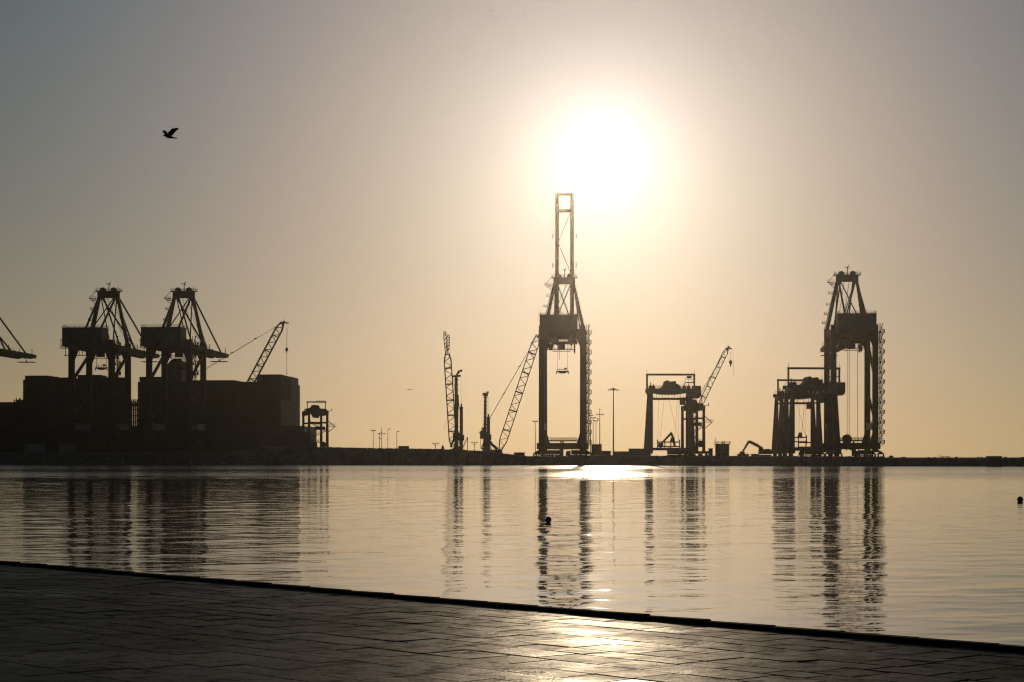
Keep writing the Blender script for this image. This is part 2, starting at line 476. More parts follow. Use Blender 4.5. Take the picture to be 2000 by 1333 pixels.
# ------------------------------------------------------------------ ship to shore cranes
def make_sts(loc, label, zt, za, zg, boom, house, BL=85.0, reel=False, group='tall quay cranes along the far berth', leg_w=2.6, spreader_z=8, trolley_b=4, colour='red', stairs=True, sling=True):
    """local axes: x along the quay, y towards the ship, z up from the rail. zt leg top, za apex, zg girder underside."""
    root = empty('quay_crane', loc, PORT, label, 'crane', group)
    s, g = 9.5, 30.0
    B = lambda: MB()
    wheels_z = 0.45
    for y in (0, g):
        for x in (-s, s):
            lg = B()
            lg.beam((x, y, 3.4), (x, y, zt), leg_w, 2.8, leg_w*0.94, 2.4)
            sx = -1 if x > 0 else 1
            # haunches at foot and head
            lg.prism([(x + sx*leg_w*.45, 6.4), (x + sx*(leg_w*.45+1.6), 6.4), (x + sx*leg_w*.45, 11.5)], 'y', y-.9, y+.9)
            lg.prism([(x + sx*leg_w*.45, zt-4.4), (x + sx*(leg_w*.45+2.2), zt-4.4), (x + sx*leg_w*.45, zt-10)], 'y', y-.9, y+.9)
            lg.build('leg', colour, root)
            bg_ = B()
            bg_.prism([(x-3.2, 2.3), (x+3.2, 2.3), (x+.9, 3.6), (x-.9, 3.6)], 'y', y-.8, y+.8)
            for dx in (-2.4, 2.4):
                bg_.prism([(x+dx-1.9, 1.3), (x+dx+1.9, 1.3), (x+dx+.7, 2.35), (x+dx-.7, 2.35)], 'y', y-.6, y+.6)
            bo = bg_.build('bogie', 'steel', root)
            wh = B()
            for dx in (-3.7, -1.3, 1.3, 3.7):
                wh.tube((x+dx, y-.35, wheels_z), (x+dx, y+.35, wheels_z), .47, 10)
                wh.box(x+dx-.3, x+dx+.3, y-.45, y+.45, wheels_z, 1.4)
            tag(wh.build('wheel_set', 'steel', bo), kind='stuff')
        sb = B(); sb.box(-s-2.2, s+2.2, y-1.1, y+1.1, 3.7, 6.6)
        sbo = sb.build('sill_beam', colour, root)
        r_ = B(); r_.rail([(-s+3, y-1, 7.9), (s-2.6, y-1, 7.9)], step=1.6, r=.07); r_.box(-s+3, s-2.6, y-1.4, y-.6, 7.5, 7.9); r_.beam((-.5, y-1, 6.6), (-.5, y-1, 7.6), .7); r_.build('handrail', 'steel', sbo)
        pb = B(); pb.box(-s+leg_w/2-.1, s-leg_w/2+.1, y-1.1, y+1.1, zt-4.6, zt-1.4)
        pb.build('portal_beam', colour, root)
    if reel:
        eq = B(); eq.tube((-3.6, -1.3, 8.2), (-3.6, -2.0, 8.2), 2.3, 18); eq.build('cable_reel', 'steel', root)
    eq = B(); eq.box(-1.2, .6, -1.0, 1.0, .5, 3.7); eq.build('cable_anchor', 'steel', root)
    for x in (-s, s):
        tb = B(); tb.box(x-.75, x+.75, 1.4, g-1.4, 12.8, 15.9); tb.build('tie_beam', 'pale', root)
        tr = B(); tr.rail([(x, 1.5, 15.9), (x, g-1.5, 15.9)]); tr.build('tie_beam_railing', 'steel', root)
        ub = B(); ub.box(x-.7, x+.7, 1.2, g-1.2, zt-4.2, zt-1.8); ub.build('upper_tie_beam', colour, root)
        br = B(); br.beam((x, g-1, zt-6), (x, 1.4, 36), 1.1); br.build('brace', colour, root)
        br = B(); br.beam((x, g-1, 31), (x, 1.4, 16.5), 1.0); br.build('brace', colour, root)
    # trolley girders
    b0 = -18.0
    for x in (-3.4, 3.4):
        gd = B(); gd.box(x-.7, x+.7, b0, g+1.5, zg, zg+3.0); gd.build('girder', colour, root)
    wk = B(); wk.box(-6.2, -4.4, b0, g, zg+.2, zg+.45); wk.rail([(-6.2, b0, zg+.45), (-6.2, g, zg+.45)]); wk.box(4.4, 6.2, b0, g, zg+.2, zg+.45); wk.rail([(6.2, b0, zg+.45), (6.2, g, zg+.45)])
    wk.box(-8.8, 8.8, b0-2.2, b0, zg-1.6, zg-1.3); wk.rail([(-8.8, b0-2.2, zg-1.3), (8.8, b0-2.2, zg-1.3)]); wk.rail([(-8.8, b0-2.2, zg+1.6), (8.8, b0-2.2, zg+1.6)])
    for x in (-8.6, -4.5, 4.5, 8.6): wk.beam((x, b0-2, zg-1.4), (x, b0-2, zg+2.8), .25)
    wk.build('walkway', 'steel', root)
    # machinery house
    hx0, hx1, hy0, hy1, hz0, hz1 = house
    mh = B(); mh.box(hx0, hx1, hy0, hy1, hz0, hz1)
    for i in range(13):
        x = hx0 + (hx1-hx0)*i/12; mh.box(x-.1, x+.1, hy0-.12, hy0, hz0+.1, hz1-.1)
    mho = mh.build('machinery_house', 'navy', root)
    rf = B(); rf.box(hx0-.3, hx1+.3, hy0-.3, hy1+.3, hz1, hz1+.25); rf.rail([(hx0, hy0, hz1+.25), (hx1, hy0, hz1+.25), (hx1, hy1, hz1+.25), (hx0, hy1, hz1+.25), (hx0, hy0, hz1+.25)])
    rf.build('roof', 'navy', mho)
    el = B(); el.box(hx1*.35, hx1*.75, hy1, hy1+3.2, hz0, hz0+3); el.build('electrical_cabinet', 'steel', mho)
    un = B()
    for x in (-5.6, 5.6): un.box(x-.4, x+.4, hy0, hy1, hz0-1.2, hz0)
    un.box(hx0, hx1, hy0+1, hy0+1.6, zg+3.0, hz0); un.box(hx0, hx1, hy1-1.6, hy1-1, zg+3.0, hz0)
    un.build('house_support', colour, root)
    # apex frame
    at_ = 4.2
    for sx in (-1, 1):
        ms = B(); ms.beam((sx*s, g, zt-1), (sx*at_, g, za-1), 1.7, 1.7, 1.3, 1.3); mo = ms.build('mast', colour, root)
        if sx < 0:
            pl = B()
            for t_ in (.1, .27, .45, .66, .84):
                c = Vector((sx*s, g, zt)).lerp(Vector((sx*at_, g, za)), t_) + Vector((sx*1.6, -.2, 0))
                pl.box(c.x-1.1, c.x+.7, c.y-.9, c.y+.9, c.z, c.z+.18); pl.rail([(c.x-1.1, c.y-.9, c.z), (c.x-1.1, c.y+.9, c.z)], step=1); pl.rail([(c.x-1.1, c.y-.9, c.z), (c.x+.7, c.y-.9, c.z)], step=.9)
            pl.beam((sx*s+sx*1.1, g-.5, zt), (sx*at_+sx*1.0, g-.5, za-2), .3)
            pl.build('ladder_platform', 'steel', mo)
        bs = B(); bs.beam((sx*at_, g-.5, za-1.2), (sx*3.4, -6, zg+3), .75); bs.build('back_stay', colour, root)
        bs = B(); bs.beam((sx*at_*.9, g-.5, za-1.2), (sx*-6.5, 8, zg+3), .4); bs.build('cross_stay', colour, root)
        bs = B(); bs.beam((sx*at_, g-.2, za-1), (sx*8.2, hy1+9, zt-2), .55); bs.build('side_stay', colour, root)
    ab = B(); ab.box(-at_-1.0, at_+1.0, g-1.3, g+1.3, za-2.6, za+.4); abo = ab.build('apex_beam', colour, root)
    ap = B(); ap.box(-at_-2, at_+2, g-2.4, g+2.4, za+.4, za+.6)
    ap.rail([(-at_-2, g-2.4, za+.6), (at_+2, g-2.4, za+.6), (at_+2, g+2.4, za+.6), (-at_-2, g+2.4, za+.6)])
    ap.box(-at_-5.2, -at_-2, g-1, g+1, za-3, za-2.8); ap.rail([(-at_-5.2, g-1, za-2.8), (-at_-2, g-1, za-2.8)], step=1); ap.beam((-at_-5, g-.8, za-2.8), (-at_-1.2, g-.8, za+1.4), .2); ap.beam((-at_-5, g-.8, za-2.9), (-at_-1.4, g-.8, za-6), .25)
    ap.build('apex_platform', 'steel', abo)
    sv = B()
    for x in (-2.9, 2.5):
        sv = B(); sv.prism([(x-1.3, za+.6), (x+1.5, za+.6), (x+1.5, za+1.7), (x+.5, za+2.5), (x-.9, za+2.2)], 'y', g-1.2, g+1.2)
        sv.build('sheave_block', 'steel', abo)
    an = B(); an.beam((.2, g, za+.6), (.2, g, za+4.6), .35); an.beam((-1.2, g, za+4.4), (1.0, g, za+3.9), .3); an.beam((.2, g, za+4), (.9, g, za+5.3), .3)
    an.build('mast_light', 'steel', abo)
    for x in (-at_-1.6, at_+.6):
        an = B(); an.beam((x, g, za+.6), (x, g, za+3.0), .14); an.build('lightning_rod', 'steel', abo)
    # boom
    hinge = Vector((0, g+2, zg+1.5))
    be = empty('boom', (0, 0, 0)); be.parent = root
    aa = R(86.5) if boom == 'up' else 0.0
    d = Vector((0, math.cos(aa), math.sin(aa))); nn = Vector((0, -math.sin(aa), math.cos(aa)))
    def bp(x, t_, h_): return hinge + Vector((x, 0, 0)) + d*t_ + nn*h_
    for x in (-3.4, 3.4):
        q = B(); q.beam(bp(x, 0, 0), bp(x, BL-9, 0), 1.35, 2.7, up=nn); q.beam(bp(x, BL-9, 0), bp(x, BL, .5), 1.3, 2.7, 1.1, 1.4, up=nn); q.build('boom_girder', colour, be)
    q = B()
    for t_, w_ in ((2.5, 2.2), (BL-8.5, 1.3), (BL-.5, 1.0)):
        q = B(); q.beam(bp(-2.8, t_, 0), bp(2.8, t_, 0), w_, 1.5, up=nn); q.build('boom_cross_beam', colour, be)
    q = B(); ts = [3 + i*(BL-12)/4 for i in range(5)]
    for i in range(4):
        sg = 1 if i % 2 else -1
        q.beam(bp(-3.2*sg, ts[i], .6), bp(3.2*sg, ts[i+1], .6), .28)
    q.build('boom_bracing', colour, be)
    q = B()
    for x in (-4.3, 4.3):
        q.beam(bp(x, 2, -.9), bp(x, BL, -.9), .45, .08, up=nn)
        for i in range(0, 30):
            q.beam(bp(x*1.05, 2+i*(BL-3)/30, -.9), bp(x*1.05, 2+i*(BL-3)/30, .3), .1)
        q.beam(bp(x*1.05, 2, .3), bp(x*1.05, BL, .3), .09)
    for t_ in (8, 22, 36, 50): q.beam(bp(-5.6, t_, .2), bp(-5.6, t_+2.2, .2), .5); q.beam(bp(5.6, t_, .2), bp(5.6, t_+2.2, .2), .5)
    for t_ in (18, 40, BL-6):
        q.beam(bp(3.4, t_, 1.2), bp(3.4, t_, 4.0), .3); q.beam(bp(-3.4, t_, 1.2), bp(-3.4, t_, 4.0), .3)
    if boom != 'up': q.box(-4.2, 4.2, g+BL-6, g+BL+.5, zg-1.5, zg-1.25); q.beam((0, g+BL-3, zg), (0, g+BL-3, zg-1.4), .4)
    q.build('boom_walkway', 'steel', be)
    if boom != 'up':
        for x in (-1, 1):
            q = B(); q.beam((x*at_, g+.5, za-1.2), bp(x*3.4, BL*.80, 1.3), .62); q.build('forestay', colour, be)
            q = B(); q.beam((x*at_*.7, g+.5, za-1.2), bp(x*3.4, BL*.40, 1.3), .62); q.build('forestay', colour, be)
        q = B()
        for x in (-1.2, 1.2):
            pts = [Vector((x, g+.5, za-1.5)).lerp(bp(x, BL*.88, 1.3), i/10) - Vector((0, 0, 7.5*math.sin(math.pi*i/10))) for i in range(11)]
            q.path(pts, .12, 4)
        q.build('hoist_line', 'rope', be)
    else:
        for x in (-1, 1):
            q = B(); q.beam((x*at_*.8, g+.4, za-1.0), bp(x*3.3, BL*.42, -.8), .4); q.build('forestay', colour, be)
    # trolley, operator cab, spreader on its ropes
    tl = B(); tl.box(-4.3, 4.3, trolley_b-3, trolley_b+4, zg-1.0, zg+.1); tl.box(-2.0, 1.2, trolley_b-2, trolley_b+2, zg-3.6, zg-1)
    for x in (-4.3, 4.3): tl.beam((x, trolley_b-3, zg-1), (x*.8, trolley_b-3, zg-4.6), .22)
    tl.box(-4.6, 4.0, trolley_b-3.4, trolley_b-2.4, zg-4.7, zg-4.5); tl.rail([(-4.6, trolley_b-3.4, zg-4.5), (4.0, trolley_b-3.4, zg-4.5)], step=1.4)
    tlo = tl.build('trolley', 'steel', root)
    cb = B(); cb.prism([(-6.4, zg-3.9), (-4.6, zg-3.9), (-4.2, zg-1.2), (-6.4, zg-1.2)], 'y', trolley_b-2.2, trolley_b+.6); cbo = cb.build('operator_cab', 'steel', root)
    cw = B(); cw.box(-6.2, -4.8, trolley_b-2.3, trolley_b-2.2, zg-3.4, zg-1.8); cw.build('cab_window', 'glass', cbo)
    fs = B()
    for i in range(8):
        y0 = trolley_b + 5 + i*2.6
        if y0 > g-2: break
        pts = [Vector((5.2, y0 + 2.6*j/6, zg-.2 - 4.2*math.sin(math.pi*j/6))) for j in range(7)]; fs.path(pts, .13, 4)
    fs.build('cable_festoon', 'rope', root)
    fs = B()
    for i in range(9): fs.beam((-8 + i*1.6, b0+3, zg+.3), (-8+i*1.6, b0+3, zg-4.5), .22)
    fs.box(-8.6, 6.0, b0+2.6, b0+3.4, zg-4.8, zg-4.5)
    fs.build('rear_hanger_frame', 'rope', root)
    sp = B(); zz = spreader_z
    sp.box(-2.9, 2.9, trolley_b-.6, trolley_b+.6, zz+.5, zz+.95); sp.prism([(-2.7, zz+.5), (2.7, zz+.5), (1.0, zz-.25), (-1.0, zz-.25)], 'y', trolley_b-.5, trolley_b+.5)
    for x in (-2.75, 2.75): sp.beam((x, trolley_b, zz+.8), (x*1.02, trolley_b, zz-.55), .4)
    sp.box(-2.6, 2.6, trolley_b-.5, trolley_b+.5, zz+1.5, zz+1.65)
    for x in (-2.4, -1.4, -.2, 1, 2.4): sp.beam((x, trolley_b, zz+.9), (x, trolley_b, zz+2.3), .16)
    sp.box(.8, 1.9, trolley_b-.5, trolley_b+.5, zz+1.6, zz+2.4)
    spo = sp.build('spreader', 'steel', root)
    rp = B()
    for x in (-2.4, 2.4):
        for y in (-.4, .4): rp.beam((x, trolley_b+y, zz+.9), (x*.98, trolley_b+y, zg-1), .09)
    rp.beam((-1.5, trolley_b, zz+6), (-1.5, trolley_b, zg-3), .22)
    rp.build('hoist_rope', 'rope', spo)
    # zigzag stair tower beside the landside leg
    if stairs:
        x0 = s + leg_w/2 + .15; st = B(); nfl = int((zt - 6)/4.6); prev = None
        sto = None
        for i in range(nfl+1):
            z = 6.2 + i*4.6
            st.box(x0, x0+2.6, -1.2, 1.4, z, z+.28)
            st.beam((x0, -1.0, z-2.0), (x0+2.3, -1.0, z), .22)
            st.rail([(x0+.3, -1.2, z+.25), (x0+2.6, -1.2, z+.25), (x0+2.6, 1.4, z+.25)], h=1.3, r=.11, step=.75)
            st.beam((x0+2.6, -1.2, z+1.5), (x0+.9, -1.2, z+2.9), .15)
            if i < nfl:
                ya, yb = (1.2, 4.8) if i % 2 else (4.8, 1.2)
                for x_ in (x0+.7, x0+1.5): st.beam((x_, ya, z+.2), (x_, yb, z+4.7), .14, .3)
                st.box(x0, x0+2.2, 4.4, 6.0, z+2.2, z+2.4)
            st.beam((x0+1.15, .9, z), (x0+1.15, .9, z+4.6), .3); st.beam((x0+.35, -1.0, z), (x0+.35, -1.0, z+4.6), .22); st.beam((x0+.5, -.9, z+.2), (x0+2.0, -.9, z+4.6), .2, .3)
        st.build('stair_tower', 'steel', root)
    return root

zr = GZ + .1
def zz_(py, Y): return CZ + (HY-py)*Y/F - zr
HOUSE = (-10.4, 8.4, -14, -2, 60.4-zr, 68.2-zr)
make_sts((23.2, 900, zr), 'tallest quay crane below the sun, its boom raised straight up and an empty spreader hanging', 64.2-zr, zz_(545, 930), 57.0-zr, 'up', (-9.8, 7.2, -13, -1, 60.6-zr, 68.2-zr), spreader_z=zz_(729, 905), trolley_b=4, BL=72.0)
make_sts((157.0, 892, zr), 'quay crane with lowered boom standing behind the two overlapping yard gantries', 64.2-zr, zz_(540, 922), 57.2-zr, 'level', (-8.7, 8.3, -13, -1, 60.4-zr, 68.2-zr), spreader_z=3.5, trolley_b=8, reel=True)
for (X, Y, lab) in ((-197.3, 913, 'leftmost of the two whole quay cranes, standing by the gap in the stacked containers'),
                    (-160.5, 911, 'quay crane beside the ship funnel, nearer the lattice boom with the hanging hook'),
                    (-263.5, 917, 'quay crane mostly outside the frame, only its boom tip and stays showing')):
    make_sts((X, Y, zr), lab, 58.5-zr, zz_(572, Y+30), 55.0-zr, 'level', (-9.8, 8.6, -14, -2, 54.6-zr, 63.2-zr), spreader_z=42, trolley_b=22 if X > -170 else 17)

# ------------------------------------------------------------------ rubber tyred yard gantries
def make_rtg(loc, rz, label, span=20.6, wb=9.0, H=30.0, canopy=7.0, spz=5.0, group='rubber tyred yard gantry cranes'):
    root = empty('yard_gantry', loc, rz, label, 'gantry crane', group)
    h = span/2
    for y in (-wb/2, wb/2):
        for x in (-h, h):
            sg = 1 if x < 0 else -1
            lg = MB()
            zb, ztop = 2.2, H-2.0
            ws, wt = 3.0, 1.5
            lg.add([(x-sg*1.5, y-.8, zb), (x+sg*1.5, y-.8, zb), (x+sg*1.5, y+.8, zb), (x-sg*1.5, y+.8, zb),
                    (x+sg*.1, y-.6, ztop), (x+sg*1.5, y-.6, ztop), (x+sg*1.5, y+.6, ztop), (x+sg*.1, y+.6, ztop)],
                   [(0,3,2,1),(4,5,6,7),(0,1,5,4),(1,2,6,5),(2,3,7,6),(3,0,4,7)])
            lg.build('leg', 'rtg', root)
        tg = MB()
        tg.prism([(-h-.8, H-2.2), (-h+1.4, H-2.4), (-h+6, H-3.1), (h-6, H-3.1), (h-1.4, H-2.4), (h+.8, H-2.2), (h+.8, H-.6), (-h-.8, H-.6)], 'y', y-.55, y+.55)
        tg.build('main_girder', 'rtg', root)
        rl = MB(); rl.rail([(-h, y, H-.6), (h, y, H-.6)], h=1.2, step=2.4); rl.beam((-h+1.4, y, H-5.0), (h-1, y, H-5.0), .8, .7)
        for i in range(7): rl.beam((-h+3+i*2.6, y, H-5), (-h+3+i*2.6, y, H-3), .16)
        rl.build('girder_walkway', 'steel', root)
    for x in (-h, h):
        sb = MB(); sb.box(x-1.3, x+1.3, -wb/2-2.2, wb/2+2.2, 1.6, 3.4); sb.build('sill_beam', 'rtg', root)
        eb = MB(); eb.box(x-.6 + (.8 if x < 0 else -.8), x+.6+(.8 if x < 0 else -.8), -wb/2+.7, wb/2-.7, H-3.6, H-.9); eb.build('end_beam', 'pale', root)
        for y in (-wb/2-1.2, -wb/2+1.4, wb/2-1.4, wb/2+1.2):
            w_ = MB(); w_.tube((x-.45, y, .85), (x+.45, y, .85), .85, 14); w_.build('wheel', 'rubber', root)
    lo = MB(); lo.box(-h+1.5, h-1.5, -wb/2-.5, -wb/2+.5, 3.0, 4.2); lo.build('lower_tie', 'rtg', root)
    # trolley with machinery in the middle of the girders
    tr = MB(); tr.prism([(-4.2, H-.6), (5.0, H-.6), (3.6, H+1.2), (2.6, H+1.4), (2.4, H+2.6), (-.4, H+2.4), (-1.0, H+3.0), (-2.2, H+2.6), (-2.6, H+1.0)], 'y', -3.2, 3.2)
    for x in (-7, -8.2, 6.4, 8.4): tr.beam((x, 0, H-.6), (x, 0, H+1.6+.5*math.sin(x*9)), .4); tr.box(x-.7, x+.7, -1, 1, H-.6, H+.6)
    tr.build('trolley', 'steel', root)
    # canopy frame over the trolley
    cf = MB(); zc = H+canopy
    for y in (-wb/2,):
        cf.path([(-h-1.0, y, zc), (-h-1.0, y, H-3.0), (-h+.3, y, H-4.6)], .42, 6)
        cf.path([(h+1.0, y, zc), (h+1.0, y, H-1.0)], .42, 6)
        cf.beam((-h-1.4, y, zc), (h+1.4, y, zc), .85)
        for x in (-h-1, h+1): cf.beam((x, y, zc), (x, y, zc+2.4), .12)
        cf.box(h-2.8, h+.9, y-.6, y+.6, zc-3.6, zc-3.2); cf.rail([(h-2.8, y-.6, zc-3.2), (h+.9, y-.6, zc-3.2)], h=2.2, step=1.2)
        cf.box(h-2.2, h-.2, y-.3, y+.3, zc-1.6, zc-.6)
    cf.build('canopy_frame', 'rtg', root)
    ec = MB(); ec.prism([(h+.9, H-4.8), (h+3.2, H-4.8), (h+4.2, H-3.8), (h+4.2, H+.6), (h+.9, H+.6)], 'y', -2.5, 2.5)
    ec.build('electrical_room', 'rtg', root)
    cb = MB(); cb.prism([(h-4.6, H-7.6), (h-2.6, H-7.6), (h-2.2, H-4.4), (h-4.6, H-4.4)], 'y', -1.6, 1.2); cbo = cb.build('operator_cab', 'rtg', root)
    cw = MB(); cw.box(h-4.4, h-2.8, -1.75, -1.6, H-7, H-5.2); cw.build('cab_window', 'glass', cbo)
    sp = MB(); sp.box(-5.4, 4.6, -.6, .6, spz, spz+.5); sp.box(-5.0, 4.2, -.5, .5, spz+1.9, spz+2.4)
    for x in (-5.2, -2.0, .6, 4.4): sp.beam((x, 0, spz-.6), (x, 0, spz+3.2), .4)
    sp.prism([(.2, spz+2.4), (2.4, spz+2.4), (2.0, spz+4.4), (1.0, spz+4.6)], 'y', -.6, .6)
    spo = sp.build('spreader', 'steel', root)
    rp = MB()
    for xa, xb in ((-5, -4.8), (-4.2, -2.0), (4.2, -1.0), (2.0, 3.8), (4.0, 4.2)): rp.beam((xa, 0, spz+2), (xb, 0, H-2), .08)
    rp.build('hoist_rope', 'rope', spo)
    # ladder up the right leg
    ld = MB(); x = h + 1.6
    for i in range(int((H-5)/2.9)):
        z = 3.4 + i*2.9; ld.box(x, x+1.0, wb/2-1, wb/2+.4, z, z+.14); ld.beam((x+.1, wb/2-.8, z), (x+.9, wb/2-.8, z+2.9), .14)
    ld.build('ladder', 'steel', root)
    return root
def place_rtg(pxl, pxr, py_top, py_canopy, Y, rz, label, **kw):
    a, b = at(pxl, 880, Y), at(pxr, 880, Y)
    span = (b.x-a.x)/math.cos(rz)
    H = CZ + (HY-py_top)*Y/F - GZ
    can = (py_top-py_canopy)*Y/F
    return make_rtg(((a.x+b.x)/2, Y, GZ), rz, label, span=span, H=H, canopy=can, **kw)
place_rtg(1266, 1349, 757, 733, 842, R(2), 'yard gantry with an empty frame on top, standing alone right of the tall mast light', spz=4.5)
place_rtg(1538, 1629, 750, 721, 800, R(6), 'nearer of the two overlapping yard gantries, its top frame the higher one', wb=10, spz=4)
place_rtg(1518, 1596, 767, 744, 898, R(6), 'farther of the two overlapping yard gantries, with the lower top frame', wb=10, spz=7)

def make_side_rtg(loc, rz, label, wb=8.7, span=21.0, H=23.0, group='rubber tyred yard gantry cranes'):
    "a yard gantry seen from its end, zigzag stairs between its near legs"
    root = empty('yard_gantry', loc, rz, label, 'gantry crane', group)
    h, w = span/2, wb/2
    for y in (-h, h):
        for x in (-w, w):
            l = MB(); l.beam((x, y, 2), (x, y, H), 1.3, 1.1, 1.0, 1.0); l.build('leg', 'rtg', root)
        s_ = MB(); s_.box(-w-2, w+2, y-.7, y+.7, 1.6, 2.8); s_.build('sill_beam', 'rtg', root)
        for x in (-w-1.2, -w+1.2, w-1.2, w+1.2):
            t_ = MB(); t_.tube((x, y-.4, .8), (x, y+.4, .8), .8, 12); t_.build('wheel', 'rubber', root)
        e = MB(); e.box(-w, w, y-.5, y+.5, H-6.2, H-5.4); e.build('cross_beam', 'rtg', root)
    for x in (-w, w):
        gdr = MB(); gdr.box(x-.6, x+.6, -h-.6, h+.6, H-2.2, H); gdr.build('main_girder', 'rtg', root)
    tr = MB(); tr.prism([(-w, H), (w+.8, H), (w+.6, H+.9), (w*.4, H+1.2), (w*.3, H+2.6), (-w*.3, H+2.9), (-w*.5, H+1.6), (-w, H+1.1)], 'y', -4, 3)
    tr.prism([(-w*.6, H), (w*.7, H), (w*.3, H-3.4), (-w*.2, H-3.2)], 'y', -3, 2)
    tr.build('trolley', 'steel', root)
    cf = MB()
    for x in (-w, w): cf.beam((x, -4, H), (x, -4, H+4.2), .35)
    cf.beam((-w-.4, -4, H+4.2), (w+.4, -4, H+4.2), .6); cf.rail([(0, -4, H+4.2), (w, -4, H+4.2)], h=.8, step=.8); cf.build('canopy_frame', 'rtg', root)
    lm = MB(); lm.path([(-w, -h, H+.3), (-w-2.2, -h, H+.6), (-w-2.4, -h, H-.6)], .2, 5); lm.build('work_light', 'steel', root); lm = MB(); lm.box(w+.6, w+2.2, -h-1, -h+1, H-.3, H-.1); lm.rail([(w+2.2, -h-1, H-.1), (w+2.2, -h+1, H-.1)], step=.9)
    lm.build('side_platform', 'steel', root)
    st = MB(); zs = [H-6.0, H-9.6, H-13.2, H-16.8, H-20.4]
    for i, (z0, z1) in enumerate(zip(zs[:-1], zs[1:])):
        xa, xb = (-w+.6, w-.6) if i % 2 == 0 else (w-.6, -w+.6)
        st.beam((xa, -h-.9, z0), (xb, -h-.9, z1), .5, .3); st.rail([(xa, -h-1.2, z0), (xb, -h-1.2, z1)], h=1.1, step=1.3)
        st.box(min(xb, xb*1.35), max(xb, xb*1.35), -h-1.4, -h-.4, z1-.1, z1+.1)
    st.box(w, w+4, -h-1.5, -h-.4, H-7.6, H-7.4); st.rail([(w, -h-1.5, H-7.4), (w+4, -h-1.5, H-7.4)], step=1); st.beam((w+3.6, -h-1, H-7.6), (w, -h-1, H-10.6), .3); st.beam((w+3.2, -h-1, H-7.4), (w, -h-1, H-4.6), .3)
    st.build('stair', 'steel', root)
    cb = MB(); cb.box(-w*.3, w*.8, -h+1, -h+3, H-9.2, H-7.6); cb.build('operator_cab', 'rtg', root)
    rl = MB(); rl.tube((w*.5, -h-1.6, 6), (w*.5, -h-.7, 6), 1.5, 14); rl.build('cable_reel', 'steel', root)
    return root
make_side_rtg((at(615.6, 880, 935).x, 935, GZ), R(13.5), 'yard gantry seen end on with zigzag stairs, just past the right end of the ship', H=22.3)
make_side_rtg((at(1353.5, 880, 874).x, 874, GZ), R(5), 'yard gantry with zigzag stairs partly hidden behind the lone framed gantry', H=23.2, wb=6.6, span=17.0)

